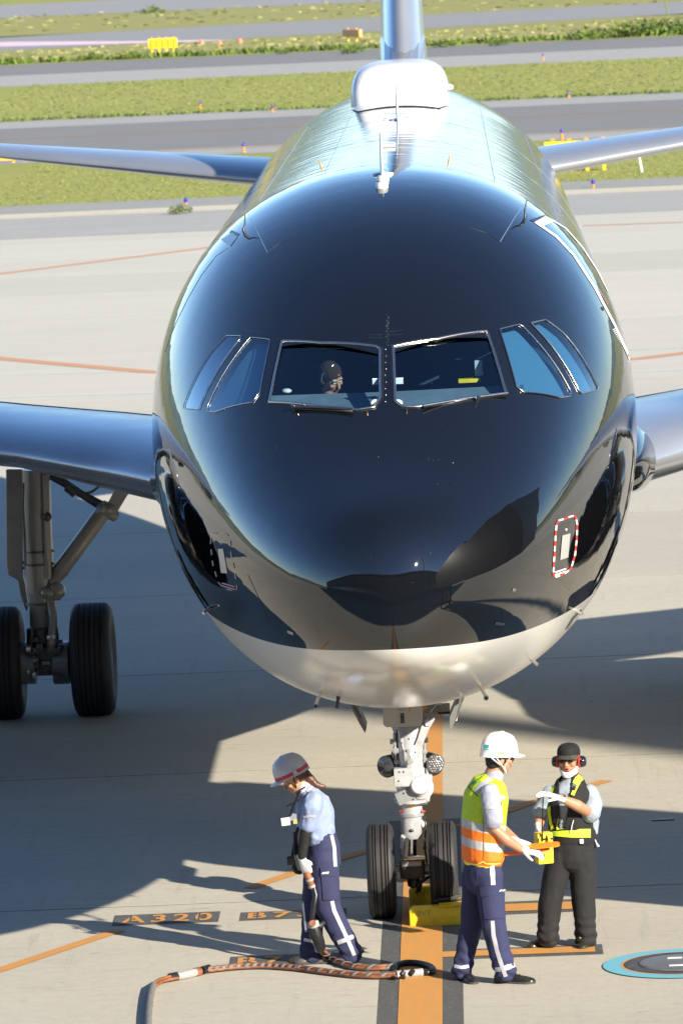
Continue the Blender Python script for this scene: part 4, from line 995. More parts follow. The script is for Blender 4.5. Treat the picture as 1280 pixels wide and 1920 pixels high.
for i in range(-3, 4):
    for j in range(-3, 4):
        dx, dy = (i+(j % 2)*.5)*.021, j*.019
        if math.hypot(dx, dy) < .068 and random.random() < .8: mb.ell(p0+ax*.008+ex*dx+ey*dy, (.0085, .004, .006), Matrix.Rotation(.7, 3, 'Y'), n=6)
tag(mb.build('lens_facets', hexm, L2), kind='stuff')
for c0, c1 in (((738, 1424), (747, 1420)), ((739, 1446), (748, 1450)), ((801, 1424), (795, 1418)), ((801, 1446), (796, 1440))): gpart('lamp_bracket', MB().tube([N_(*c0, .0), N_(*c1, -.02)], .012, 8), darkm)
for sgn in (-1, 1): tyre(gear, (sgn*.25, YN, .372), .381, .225, (1, 0, 0), .19, (-.52, -.34, .05, .33, .52))
# ================================================================== MAIN GEAR
mgm = mat('main_gear_enamel', (.34, .32, .285), .32, .1, var=.08, vs=10, coat=.3)
mgd = mat('main_gear_dark', (.12, .12, .12), .4, .5, var=.3, vs=20)
YM = 17.71
def M_(u, v, dy=0): return U(u, v, YM+dy)
mg = MB().tube([M_(67, 880), M_(70, 1000), M_(76, 1110)], [.145, .15, .15], 30).build('main_gear', mgm, jet)
def mpart(name, mb, m=mgm): return mb.build(name, m, mg)
mpart('front_tube', MB().tube([M_(85, 890, -.12), M_(88, 1000, -.12), M_(90, 1085, -.12)], [.035, .04, .04], 14))
for v in (1033, 1057, 1131): mpart('band', MB().lathe(M_(74 if v < 1100 else 78, v), (0, 0, 1), [(-.012, .15), (-.01, .162), (.01, .162), (.012, .15)], 28), mgd)
mpart('lower_cylinder', MB().tube([M_(77, 1108), M_(79, 1135), M_(80, 1175)], [.15, .135, .13], 28))
mpart('piston', MB().tube([M_(80, 1175), M_(82, 1250)], .105, 24), chrome)
mpart('piston_boot', MB().lathe(M_(80, 1192), (0, 0, 1), [(-.10, .12), (-.06, .17), (.02, .165), (.08, .16), (.1, .13)], 28), mgd)
mpart('axle', MB().tube([V((-4.26, YM, .56)), V((-3.33, YM, .56))], .09, 20), mgd)
mpart('axle_block', MB().box((-3.795, YM, .58), (.34, .34, .3), bev=.05), mgd)
for u in (52, 115): mpart('brake_pack', MB().lathe(M_(u, 1243), (1, 0, 0), [(-.09, .17), (-.08, .22), (.08, .22), (.09, .17)], 30), mgm)
for k in range(16): mpart('brake_fitting', MB().box(M_(55+random.uniform(-4, 62), random.uniform(1190, 1275), -random.uniform(.18, .3)), [random.uniform(.03, .09) for _ in range(3)], bev=.006), random.choice([mgd, mgm, silver, mgd]))
for pts, r in (([(60, 1180), (58, 1205), (62, 1230)], .02), ([(100, 1170), (104, 1200), (98, 1240)], .02), ([(46, 1215), (60, 1225), (75, 1222)], .016), ([(120, 1212), (108, 1215), (98, 1230)], .016), ([(70, 1225), (72, 1245), (70, 1265)], .02), ([(44, 905), (43, 950), (46, 1000), (48, 1060)], .012), ([(83, 895), (84, 960), (88, 1050)], .01)):
    mpart('pipe', MB().tube([M_(u, v, -.18) for u, v in pts], r, 8), random.choice([mgd, mgm]))
mpart('torque_link', MB().tube([M_(95, 1125, -.1), M_(100, 1160, -.25), M_(97, 1205, -.3), M_(92, 1235, -.1)], [.05, .04, .05, .04], 10))
mpart('side_lug', MB().tube([M_(88, 1118, -.1), M_(112, 1112, -.1)], [.07, .07], 18))
mpart('side_lug', MB().ell(M_(107, 1108, -.12), (.09, .1, .09)))
mpart('side_lug', MB().ell(M_(90, 1112, -.16), (.08, .08, .06)))
mpart('lower_side_stay', MB().tube([M_(97, 1095, -.08), M_(112, 1072, -.07), M_(195, 958, -.03), M_(203, 944)], [.05, .085, .085, .06], 20))
mpart('stay_joint', MB().tube([M_(186, 952, -.12), M_(216, 968, -.0)], [.06, .06], 14))
mpart('stay_joint', MB().ell(M_(200, 955, -.05), (.11, .1, .08)))
mpart('upper_side_stay', MB().loft([[M_(a[0], a[1]-6, -.08), M_(a[0]+a[2], a[1], -.08), M_(a[0]+a[2], a[1], .05), M_(a[0], a[1]-6, .05)] for a in ((196, 960, 24), (212, 930, 26), (232, 905, 26), (250, 880, 26))], smooth=False))
mpart('lock_stay', MB().tube([M_(84, 890, .0), M_(120, 905, 0), M_(150, 925, 0), M_(188, 947, 0)], [.02, .045, .04, .05], 12), mgd)
mpart('lock_actuator', MB().tube([M_(125, 912, -.05), M_(142, 926, -.05)], .05, 12), mgd)
mpart('downlock_spring', MB().tube([M_(162, 925, 0), M_(172, 922, 0), M_(186, 912, .02)], .014, 8), mgd)
mpart('sensor', MB().ell(M_(88, 969, -.16), (.05, .05, .05)), mgd)
mb = MB(); mb.prism([M_(11, 880, .1), M_(42, 880, .1), M_(43, 1060, .1), (M_(43, 1080, .1)), M_(47, 1095, .1), M_(53, 1140, .1), M_(49, 1147, .1), M_(38, 1115, .1), (M_(33, 1088, .1)), M_(15, 1078, .1), M_(12, 1060, .1)], (0, .05, 0)); mb.build('leg_door', mgm, mg, bevel=.01)
for v in (1055, 1065): mpart('door_link', MB().tube([M_(42, v, 0), M_(60, v-3, -.05)], .014, 8), mgd)
for v in (905, 912): mpart('door_link', MB().tube([M_(40, v, 0), M_(56, v+3, -.02)], .012, 8), mgd)
for x in (-3.33, -4.26): tyre(mg, (x, YM, .565), .58, .43, (1, 0, 0), .27, (-.5, -.25, 0, .25, .5))
# the other main gear: mirrored copy (its shadow falls in view)
g2 = mg.copy(); g2.data = mg.data.copy(); COL.objects.link(g2); g2.data.transform(Matrix.Diagonal((-1, 1, 1, 1))); g2.data.flip_normals()
for ch in list(mg.children):
    c = ch.copy(); c.data = ch.data.copy(); COL.objects.link(c); c.parent = g2; c.data.transform(Matrix.Diagonal((-1, 1, 1, 1))); c.data.flip_normals()
# ================================================================== CHOCKS
ymat = mat('chock_yellow', (.78, .55, .01), .42, var=.14, vs=9, col2=None, bump=.0015, bs=60)
def chock(y, x0, x1, dz, lab, hh=.15):
    t_ = thing('wheel_chock', ((x0+x1)/2, y, 0), lab, 'wheel chock', 'yellow chocks at the nose wheels')
    S = []
    for x, k in ((x0, .86), (x0+.03, 1), (x1-.03, 1), (x1, .86)):
        S.append([V((x, y-.10*k, 0)), V((x, y+.10*k, 0)), V((x, y+.085*k, hh*.5)), V((x, y+.045*k, hh*k)), V((x, y-.045*k, hh*k)), V((x, y-.085*k, hh*.5))])
    MB().loft(S, smooth=False).build('block', ymat, t_, bevel=.008)
    cu = bpy.data.curves.new('t', 'FONT'); cu.body = 'INY'; cu.size = .07; cu.extrude = .001; o = bpy.data.objects.new('t', cu); COL.objects.link(o)
    me = bpy.data.meshes.new_from_object(o.evaluated_get(bpy.context.evaluated_depsgraph_get())); bpy.data.objects.remove(o)
    a = math.atan2(hh*.5, .04); me.transform(Matrix.Translation(V((x0+.06, y-.082, hh*.55)))@Matrix.Rotation(a, 4, 'X')); place(me, 'stencil_text', mat('faded_print', (.45, .33, .06), .6), t_)
    return t_
ck = chock(4.62, -.035, .41, 0, 'yellow wheel chock in front of the right nose tyre, half in sunlight')
MB().box((.30, 4.62, .155), (.2, .13, .012), Matrix.Rotation(-.05, 3, 'Y')).build('top_plate', ymat, ck)
chock(5.55, -.045, .22, 0, 'shaded yellow wheel chock behind the nose wheel axle on the centreline')
t_ = thing('chock_bar', (.2, 4.74, .2), 'black and silver bar lying on the front yellow chock', 'bar')
b1 = MB().tube([U(811, 1693, 4.72), U(822, 1689, 4.72), U(845, 1686, 4.72)], [.018, .024, .022], 12).build('sleeve', blackm, t_); MB().tube([U(843, 1686, 4.72), U(864, 1681, 4.72)], .02, 12).build('rod', silver, t_)
# ================================================================== PEOPLE
skin = mat('skin', (.40, .20, .115), .5, var=.08, vs=18); lipm = mat('lips', (.30, .08, .06), .45); hairk = mat('black_hair', (.012, .010, .009), .7, var=.3, vs=60); hairb = mat('brown_hair', (.07, .022, .010), .45, var=.35, vs=50)
glove = mat('white_cotton', (.62, .60, .58), .85, var=.1, vs=25, bump=.001, bs=160)
def cloth(name, c, rough=.85, var=.1): return mat(name, c, rough, var=var, vs=11, bump=.0012, bs=120)
navy = cloth('navy_twill', (.021, .025, .074)); blackc = cloth('black_twill', (.0095, .0095, .010)); sky_shirt = cloth('light_blue_cotton', (.215, .27, .42)); pale_shirt = cloth('pale_blue_cotton', (.25, .295, .335)); grey_shirt = cloth('grey_blue_cotton', (.29, .305, .38))
reflt = mat('reflective_tape', (.44, .44, .48), .45, .25, var=.06, vs=20); lime = mat('lime_fabric', (.50, .66, .03), .7, var=.08, vs=12); shoe_m = mat('black_leather', (.016, .015, .014), .3, var=.25, vs=20); sole_m = mat('shoe_sole', (.05, .047, .04), .7)
def folds(amp, f=14, sz=.45, seed=0, hem=None):
    def fn(p, n):
        a = noise.noise(V((p.x*f+seed, p.y*f, p.z*f*sz))); b_ = noise.noise(V((p.x*f*2.3, p.y*f*2.3+seed, p.z*f*1.2)))
        r = 1-abs(a)*2; d = amp*(r*.7+b_*.5)
        if hem:
            z0, h_, k = hem; q = max(0, 1-(p.z-z0)/h_); d += amp*.8*q*math.sin(p.z*k+3*noise.noise(V((p.x*9, p.y*9, seed)))*2)
        return d
    return fn
def hand(mb, wrist, d, pn, thumb, curl=.5, s=1., spread=.16):
    """palm, four unequal bent fingers and a thumb; d = direction, pn = palm normal, thumb = side the thumb leaves from"""
    wrist, d, pn = V(wrist), V(d).normalized(), V(pn); pn = (pn-d*pn.dot(d)).normalized(); sd = d.cross(pn).normalized()*thumb
    mb.limb([wrist-d*.03*s, wrist, wrist+d*.045*s, wrist+d*.085*s], [(.028*s, .022*s), (.028*s, .020*s), (.040*s, .017*s), (.041*s, .015*s)], sd, 14)
    for i, (off, L_) in enumerate(((.032, .072), (.011, .080), (-.011, .074), (-.032, .058))):
        b_ = wrist+d*.085*s+sd*off*s; dd = (d+sd*off*spread*30*.12).normalized(); P = [b_-dd*.02*s]; q = b_; a = curl*.35
        P.append(q)
        for k in range(3):
            a += curl*(.55 if k else .25); v_ = dd*math.cos(a)+pn*math.sin(a); q = q+v_*(L_*s*(.44, .32, .24)[k]); P.append(q)
        mb.limb(P, [(.0095*s, .0095*s), (.0098*s, .0095*s), (.0092*s, .009*s), (.0085*s, .0082*s), (.0068*s, .0065*s)], sd, 10)
    b_ = wrist+d*.02*s+sd*.030*s; t1 = b_+(sd*.6+d*.75+pn*.25).normalized()*.045*s; t2 = t1+(sd*.15+d*.85+pn*.55).normalized()*.034*s
    mb.limb([b_-sd*.012*s, b_, t1, t2], [(.013*s, .013*s), (.0125*s, .012*s), (.0105*s, .010*s), (.0085*s, .008*s)], pn, 10)
def head(mb, c, fwd, up, s=1.):
    c, fwd, up = V(c), V(fwd).normalized(), V(up); up = (up-fwd*up.dot(fwd)).normalized(); rt = fwd.cross(up); R = Matrix((rt, fwd, up)).transposed()
    P = lambda x, y, z: c+R@V((x*s, y*s, z*s))
    mb.ell(P(0, -.012, .02), (.078*s, .094*s, .098*s), R, n=24); mb.ell(P(0, .018, -.045), (.062*s, .068*s, .075*s), R, n=20)
    mb.ell(P(0, .055, -.085), (.034*s, .03*s, .027*s), R, n=14)                      # chin
    mb.limb([P(0, .083, .018), P(0, .100, -.012), P(0, .108, -.030)], [(.010*s, .008*s), (.012*s, .011*s), (.017*s, .012*s)], rt, 10)
    for k in (-1, 1):
        mb.ell(P(k*.040, .066, -.022), (.024*s, .02*s, .022*s), R, n=12); mb.ell(P(k*.03, .078, .030), (.024*s, .012*s, .008*s), R, n=10)
        mb.ell(P(k*.079, -.006, -.015), (.009*s, .019*s, .032*s), R, n=12)
    mb.ell(P(0, .080, -.058), (.024*s, .012*s, .012*s), R, n=12)
    return P, R
def face(parent, P, R, s=1., open_=0.):
    mb = MB(); mb.ell(P(0, .090, -.052), (.021*s, .006*s, .0055*s), R, n=12); mb.ell(P(0, .089, -.064-open_), (.019*s, .007*s, .006*s), R, n=12); mb.build('lips', lipm, parent)
    if open_: MB().ell(P(0, .090, -.058-open_/2), (.013*s, .005*s, .003*s+open_/2), R, n=10).build('mouth', blackm, parent)
    for k in (-1, 1):
        MB().ell(P(k*.030, .0775, .008), (.013*s, .009*s, .0075*s), R, n=12).build('eye', white, parent); MB().ell(P(k*.030, .085, .008), (.006*s, .003*s, .006*s), R, n=10).build('iris', blackm, parent)
        MB().ell(P(k*.031, .088, .032), (.018*s, .005*s, .0035*s), R, n=10).build('eyebrow', hairk, parent)
def helmet(parent, c, fwd, up, m, band=None, s=1., stripe=None, name='helmet'):
    c, fwd, up = V(c), V(fwd).normalized(), V(up); up = (up-fwd*up.dot(fwd)).normalized(); rt = fwd.cross(up); R = Matrix((rt, fwd, up)).transposed()
    Q = lambda x, y, z: c+R@V((x*s, y*s, z*s)); mb = MB(); S = []; n = 48
    prof = [(1.03, -.004), (1.035, .0), (1.0, .004), (.995, .03), (.97, .06), (.90, .095), (.76, .125), (.55, .148), (.3, .160), (.04, .164)]
    for r, z in prof: S.append([Q(.113*r*math.cos(a), .135*r*math.sin(a), z+(.0 if z > .01 else .006*math.sin(a))) for a in [2*math.pi*k/n for k in range(n)]])
    inner = [[Q(.104*r*math.cos(a), .126*r*math.sin(a), z) for a in [2*math.pi*k/n for k in range(n)]] for r, z in ((.04, .150), (.5, .135), (.85, .095), (1., .03), (1.0, -.004))]
    mb.loft(S); mb.loft(inner, caps=False)
    B = []
    for a in [math.pi*(.16+.68*i/16) for i in range(17)]:
        k = math.sin((a-math.pi*.16)/(.68*math.pi)*math.pi)**.7; B.append([Q(.112*math.cos(a), .133*math.sin(a), .010), Q((.112+.012*k)*math.cos(a), .135*math.sin(a)+.055*k, -.004), Q((.112+.012*k)*math.cos(a), .135*math.sin(a)+.055*k, -.008), Q(.112*math.cos(a), .133*math.sin(a), .002)])
    mb.loft(B); h = mb.build(name, m, parent)
    MB().limb([Q(0, .10, .125), Q(0, .02, .162), Q(0, -.07, .147)], [(.012, .006), (.018, .007), (.012, .006)], rt).build('crown_ridge', m, h)
    return h, Q, R
def shoe(parent, heel, toe, h_=.085, m=None):
    heel, toe = V(heel), V(toe); d = toe-heel; L_ = d.length; f = d.normalized(); up = V((0, 0, 1)); up = (up-f*up.dot(f)).normalized(); sd = f.cross(up); S = []; T = []; n = 20
    for u, w_, z in ((.0, .026, .06), (.06, .036, .085), (.25, .038, .095), (.42, .040, .080), (.6, .047, .062), (.8, .048, .052), (.93, .038, .042), (1.0, .014, .03)):
        c = heel+f*(L_*u); S.append([c+sd*(w_*math.cos(a))+up*(.014+(z*h_/.085-.014)*max(0, math.sin(a))**.8+(min(0, math.sin(a))*.0)) for a in [2*math.pi*k/n for k in range(n)]])
        T.append([c+sd*(w_*1.06*math.cos(a))+up*(.016 if math.sin(a) > 0 else .0) for a in [2*math.pi*k/n for k in range(n)]])
    o = MB().loft(S).build('shoe', m or shoe_m, parent); MB().loft(T).build('sole', sole_m, o)
    for k in range(3): c = heel+f*(L_*(.42+.09*k))+up*(.082-.011*k); MB().tube([c-sd*.02, c+up*.004, c+sd*.02], .004, 6).build('lace', blackm, o)
    return o
def tape(par, bv, line, wpx, m=reflt, nm='reflective_stripe', off=.004, step=5):
    o = strip(bv, line, wpx, step, off).build(nm, m, par); return o
def band_material(name, zs, cols, slope=(0, 0), base_z=0, rough=.7, metal=None):
    """cloth printed in horizontal bands: zs ascending heights, cols one more than zs"""
    m = mat(name, cols[0], rough); t, b, N, L = nodes(m); sp = N('SeparateXYZ'); L(N('NewGeometry').outputs['Position'], sp.inputs[0])
    h = math_(t, 'ADD', sp.outputs[2], math_(t, 'MULTIPLY', sp.outputs[0], slope[0])); h = math_(t, 'ADD', h, math_(t, 'MULTIPLY', sp.outputs[1], slope[1])); h = math_(t, 'SUBTRACT', h, base_z); c = cols[0]
    for z, cc in zip(zs, cols[1:]): c = mix_(t, math_(t, 'GREATER_THAN', h, z), c, cc)
    n = noise_(t, 30, detail=4); hs = N('HueSaturation'); L(c, hs.inputs['Color']) if not isinstance(c, tuple) else None; L(ramp_(t, n, .3, .7, .93, 1.05), hs.inputs['Value']); L(hs.outputs[0], b.inputs['Base Color']); bump_(t, noise_(t, 150, detail=2), .0008, b)
    return m
def mkjoint(Y): return lambda u, v, dy=0.: U(u, v, Y+dy)

# ------------------------------------------------ woman with the power cable (left)
J = mkjoint(3.10); base = G(590, 1808)
w1 = thing('person', (base.x, 3.1, 0), 'woman in grey helmet with red band and light blue shirt, bending over the cable', 'person')
fw = V((-.80, -.12, -.58)); up1 = V((-.52, -.05, .82))
mb = MB(); P, R = head(mb, J(551, 1459), fw, up1, .96)
mb.limb([J(571, 1482), J(562, 1468)], [(.052, .052), (.050, .05)])
mb.limb([J(605, 1640), J(603, 1590), J(595, 1530), J(584, 1492), J(573, 1480)], [(.12, .09), (.11, .085), (.13, .09), (.13, .075), (.06, .05)], (0, 1, 0))
for dy, pts in ((-.09, [(588, 1506, -.13), (574, 1558, -.12), (566, 1606, -.10)]), (.09, [(582, 1508, .13), (566, 1560, .12), (553, 1606, .06)])):
    mb.limb([J(*p) for p in pts], [(.042, .042), (.036, .036), (.026, .026)])
mb.limb([J(607, 1620, -.07), J(614, 1700, -.06), J(655, 1782, -.03)], [(.075, .075), (.05, .05), (.036, .036)]); mb.limb([J(601, 1620, .07), J(588, 1706, .07), J(582, 1788, .05)], [(.075, .075), (.05, .05), (.036, .036)])
body1 = place(blob(mb, .0065, 3), 'body', skin, w1); face(body1, P, R, .96)
# hair
mb = MB(); mb.ell(P(0, -.03, .02), (.083, .088, .095), R, n=20); mb.limb([P(0, -.09, .01), J(572, 1452, .0), J(580, 1462, 0), J(592, 1473, .0), J(604, 1476, 0), J(611, 1474, 0)], [(.035, .035), (.036, .04), (.034, .042), (.028, .034), (.016, .022), (.004, .006)], (0, 1, 0), 14)
place(blob(mb, .006, 2, fn=lambda p, n: .004*noise.noise(V((p.x*90, p.y*90, p.z*25)))), 'hair', hairb, w1)
# shirt
mb = MB(); mb.limb([J(602, 1578), J(598, 1562), J(591, 1530), J(585, 1505), J(576, 1484)], [(.155, .105), (.165, .125), (.175, .148), (.165, .130), (.085, .07)], (0, 1, 0), 24)
mb.limb([J(588, 1500, -.12), J(585, 1515, -.165), J(578, 1548, -.15)], [(.075, .07), (.078, .075), (.070, .062)], (0, 1, 0)); mb.limb([J(580, 1502, .12), J(570, 1548, .15)], [(.075, .07), (.068, .06)], (0, 1, 0))
mb.limb([J(607, 1560, -.02), J(611, 1556, .0)], [(.13, .06), (.1, .05)], (0, 1, 0)); mb.limb([J(590, 1570, -.12), J(588, 1578, -.12)], [(.06, .045), (.04, .03)], (0, 1, 0))
sm = blob(mb, .0075, 3, fn=folds(.0085, 13, .8, 3)); sb = bvh_of(sm); shirt1 = place(sm, 'shirt', sky_shirt, w1)
tape(w1, sb, [(569, 1533), (580, 1530), (592, 1531)], 5); tape(w1, sb, [(577, 1486), (586, 1478), (590, 1472)], 8, nm='shoulder_tape')
mb = MB(); mb.limb([J(574, 1484, -.01), J(570, 1477, 0)], [(.07, .062), (.062, .056)], (0, 1, 0), 24); mb.build('collar', cloth('white_collar', (.6, .63, .7)), w1)
MB().tube([J(572, 1476, -.07), J(562, 1482, -.09), J(556, 1500, -.10)], .014, 8, flat=.4).build('navy_collar_tie', navy, w1)
# trousers
mb = MB(); mb.limb([J(603, 1566), J(606, 1585), J(607, 1620)], [(.155, .105), (.165, .125), (.15, .128)], (0, 1, 0), 24)
mb.limb([J(607, 1610, -.07), J(608, 1650, -.07), J(614, 1700, -.065), J(634, 1742, -.05), J(655, 1780, -.03), J(661, 1791, -.03)], [(.115, .118), (.105, .112), (.09, .10), (.080, .088), (.078, .082), (.075, .078)], (0, 1, 0), 22)
mb.limb([J(600, 1615, .07), J(592, 1660, .075), J(587, 1710, .075), J(584, 1760, .06), J(583, 1794, .05)], [(.10, .11), (.09, .10), (.08, .085), (.075, .082), (.078, .088)], (0, 1, 0), 22)
tm = blob(mb, .0085, 3, fn=folds(.0055, 11, .7, 9, hem=(.08, .22, 70))); tb_ = bvh_of(tm); tr1 = place(tm, 'trousers', navy, w1)
tape(w1, tb_, [(621, 1567), (626, 1590), (628, 1626)], 6.5); tape(w1, tb_, [(622, 1690), (626, 1708), (640, 1738), (654, 1768), (664, 1792)], 7)
tape(w1, tb_, [(633, 1768), (650, 1762), (671, 1752)], 8, nm='ankle_band'); tape(w1, tb_, [(570, 1762), (578, 1764), (590, 1766), (600, 1764)], 6, nm='ankle_band')
tape(w1, tb_, [(568, 1690), (571, 1720), (574, 1748)], 3.5)
patch(tb_, [(601, 1628), (639, 1627), (638, 1688), (606, 1688)], 6, 10, .009).build('cargo_pocket', navy, w1); patch(tb_, [(601, 1626), (639, 1625), (639, 1643), (601, 1643)], 6, 3, .013).build('pocket_flap', navy, w1)
mb = MB(); 
for i in range(4): strip(tb_, [(604+i*3, 1639-i*.3), (606+i*3, 1635-i*.3)], 1.6, 3, .016, mb)
mb.build('pocket_logo', white, w1)
MB().limb([J(602, 1573), J(604, 1563)], [(.162, .112), (.16, .108)], (0, 1, 0), 28).build('waistband', navy, w1)
# arm cover, gloves, shoes
place(blob(MB().limb([J(578, 1540, -.15), J(573, 1562, -.145), J(566, 1606, -.11)], [(.045, .045), (.043, .043), (.034, .034)], (0, 1, 0)), .006, 1, fn=folds(.003, 30, 2, 2)), 'arm_cover', blackc, w1)
place(blob(MB().limb([J(571, 1540, .14), J(562, 1565, .13), J(553, 1604, .06)], [(.045, .045), (.042, .042), (.033, .033)], (0, 1, 0)), .006, 1), 'arm_cover', blackc, w1)
mb = MB(); hand(mb, J(567, 1613, -.105), J(581, 1645, -.115)-J(567, 1613, -.105), (.5, .8, .1), 1, 1.1, 1.25); place(blob(mb, .0042, 1), 'glove', glove, w1)
mb = MB(); hand(mb, J(552, 1608, .05), (-.1, -.3, -1), (1, .2, 0), -1, 1.2, 1.05); place(blob(mb, .0042, 1), 'glove', cloth('black_glove', (.012, .018, .012)), w1)
shoe(w1, G(604, 1806)+V((0, .03, 0)), G(549, 1810)+V((0, .03, 0)), m=mat('worn_black_leather', (.06, .058, .05), .35, var=.3, vs=25)); h_ = J(683, 1784, -.03); shoe(w1, h_, G(650, 1808)+V((0, .02, .005)), m=MATS['worn_black_leather'])
# helmet with red band
gh = mat('grey_helmet_shell', (.42, .43, .47), .3, coat=.4, var=.03); c = P(0, -.008, .028); he1, Q, Rh = helmet(w1, c, fw+V((-.1, 0, .18)), up1, gh, s=1.03)
mb = MB(); S = []
for a in [2*math.pi*k/40 for k in range(41)]:
    S.append([Q(.1145*math.cos(a)*q, .1365*math.sin(a)*q, z) for q, z in ((1.0, .010), (.99, .036), (.975, .036), (.975, .010))])
mb.loft(S, caps=False); mb.build('red_band', mat('red_band_tape', (.42, .03, .06), .5), he1)
MB().box(Q(-.116, -.02, .024), (.03, .006, .03), Matrix((Rh.col[1], Rh.col[0], Rh.col[2])).transposed()).build('band_clip', gh, he1)
MB().tube([Q(-.1, .01, 0), P(-.068, .03, -.05), P(0, .06, -.115)], .006, 6).build('chin_strap', blackm, he1)
# lanyard and badge
MB().tube([J(563, 1484, -.10), J(555, 1500, -.14), J(545, 1530, -.15)], .008, 6, flat=.5).build('lanyard', blackm, w1); MB().tube([J(561, 1484, -.02), J(549, 1512, -.1), J(543, 1530, -.15)], .008, 6, flat=.5).build('lanyard', blackm, w1)
MB().tube([J(537, 1512, -.12), J(548, 1508, -.13), J(560, 1500, -.12)], .01, 6).build('cord_clip', blackm, w1)
MB().box(J(535.5, 1541, -.15), (.068, .004, .062), Matrix.Rotation(-.1, 3, 'Y'), bev=.004).build('id_badge', mat('badge_card', (.6, .56, .54), .4), w1)
MB().box(J(552, 1533, -.14), (.07, .01, .055), Matrix.Rotation(.15, 3, 'Y')).build('chest_pocket', mat('pocket_grey', (.2, .2, .27), .8), w1); MB().box(J(554, 1541, -.146), (.035, .006, .035)).build('yellow_tag', mat('tag_yellow', (.35, .33, .1), .6), w1)
rad = thing('radio', tuple(J(547, 1612, -.0)), 'small dark handheld radio in the far hand of the woman', 'radio'); MB().box(J(545, 1614, .0), (.06, .05, .07), bev=.012).build('radio_body', blackm, rad); MB().tube([J(552, 1600, 0), J(551, 1560, 0)], .007, 8).build('antenna', blackm, rad)

# ------------------------------------------------ cable with plug
cm = [mat('orange_cable_jacket', (.21, .075, .03), .6, var=.45, vs=22), mat('grey_spiral_wrap', (.14, .135, .13), .75, var=.25, vs=20), blackm]
cab = thing('power_cable', (-.7, 2.8, 0), 'bundled orange ground power cable with grey spiral wrap, looped across the concrete', 'cable')
def smooth_path(P, k=8):
    out = []
    for i in range(len(P)-1):
        p0, p1, p2, p3 = P[max(i-1, 0)], P[i], P[i+1], P[min(i+2, len(P)-1)]
        for j in range(k):
            t = j/k; out.append(.5*((2*p1)+(p2-p0)*t+(2*p0-5*p1+4*p2-p3)*t*t+(3*p1-p0-3*p2+p3)*t**3))
    return out+[P[-1]]
def bundle(pts, wrap=True, core=True, z=.035, pitch=.11, wr=None, wmat=1):
    P = smooth_path([V(p) for p in pts], 10); n = len(P); T = [(P[min(i+1, n-1)]-P[max(i-1, 0)]).normalized() for i in range(n)]
    for k, (a, b_) in enumerate(((-.019, -.010), (.019, -.012), (.0, .017)) if core else ()):
        L_ = []
        for p, t in zip(P, T):
            s = t.cross(V((0, 0, 1))).normalized(); u = s.cross(t); L_.append(p+s*a*.85+u*b_*.6)
        MB().tube(L_, .0135, 10).build('cable', cm[0], cab)
    if wrap:
        W = []; s_ = 0; last = P[0]; rr = .031
        dense = []
        for i in range(n-1):
            m_ = max(1, int((P[i+1]-P[i]).length/.008))
            for j in range(m_): dense.append((P[i].lerp(P[i+1], j/m_), T[i].lerp(T[i+1], j/m_)))
        mb = MB(); prev = None; vs = []
        for p, t in dense:
            s_ += (p-last).length; last = p; a = 2*math.pi*s_/pitch; s = t.cross(V((0, 0, 1))).normalized(); u = s.cross(t)
            c = p+(s*math.cos(a)+u*math.sin(a)*.72)*rr; vs += [c-t*.019, c+t*.019]
        mb.add(vs, [(2*i, 2*i+1, 2*i+3, 2*i+2) for i in range(len(vs)//2-1)], 0, True); o = mb.build('spiral_wrap', cm[wmat], cab); sd_ = o.modifiers.new('t', 'SOLIDIFY'); sd_.thickness = .004
def gz(u, v, z=.032): return G(u, v, z)
front = [gz(277, 1935), gz(278, 1900), gz(282, 1866), gz(287, 1848)]; bundle(front, True, False, pitch=.045)
MB().tube(smooth_path(front, 8), .0275, 12).build('grey_sheath', cm[1], cab)
mid = [gz(287, 1848), gz(305, 1838), gz(345, 1829), gz(388, 1819), gz(440, 1813), gz(500, 1811), gz(560, 1815), gz(620, 1823), gz(680, 1829), gz(740, 1829), gz(790, 1823)]; bundle(mid[:3], False); bundle(mid[3:7], True, pitch=.062); bundle(mid[6:], True, pitch=.115)
MB().tube([gz(318, 1834), gz(333, 1831)], .034, 14).build('black_collar', blackm, cab)
MB().tube([gz(332, 1832), gz(352, 1828), gz(366, 1824)], [.030, .034, .031], 16).build('white_tape_wrap', mat('white_tape', (.30, .29, .28), .6, var=.15, vs=40), cab); MB().tube([gz(366, 1824), gz(374, 1822)], .036, 12).build('cable_joint', cm[0], cab)
MB().tube([gz(378, 1821), gz(392, 1817)], .033, 14).build('black_collar', blackm, cab)
MB().tube([gz(743, 1829), gz(792, 1824)], .032, 14).build('white_tape_wrap', MATS['white_tape'], cab); MB().tube([gz(752, 1829, .055), gz(757, 1823, .075)], .02, 8).build('tape_mark', blackm, cab); MB().tube([gz(768, 1828, .055), gz(774, 1821, .075)], .02, 8).build('tape_mark', blackm, cab)
MB().tube(smooth_path([gz(790, 1824), gz(803, 1824), gz(812, 1820), gz(806, 1813), gz(785, 1807), gz(760, 1806), gz(742, 1811), gz(738, 1815)], 6), .024, 12).build('black_loop', blackm, cab)
up_ = [gz(742, 1812), gz(705, 1815), gz(668, 1813), gz(640, 1806), gz(618, 1796), U(606, 1784, 3.0), U(600, 1772, 2.98)]; bundle(up_, True, pitch=.14)
pl = MB().tube([U(602, 1782, 2.98), U(598, 1768, 2.96), U(592, 1752, 2.95), U(588, 1740, 2.95)], [.036, .045, .05, .046], 16).build('plug', blackm, cab)
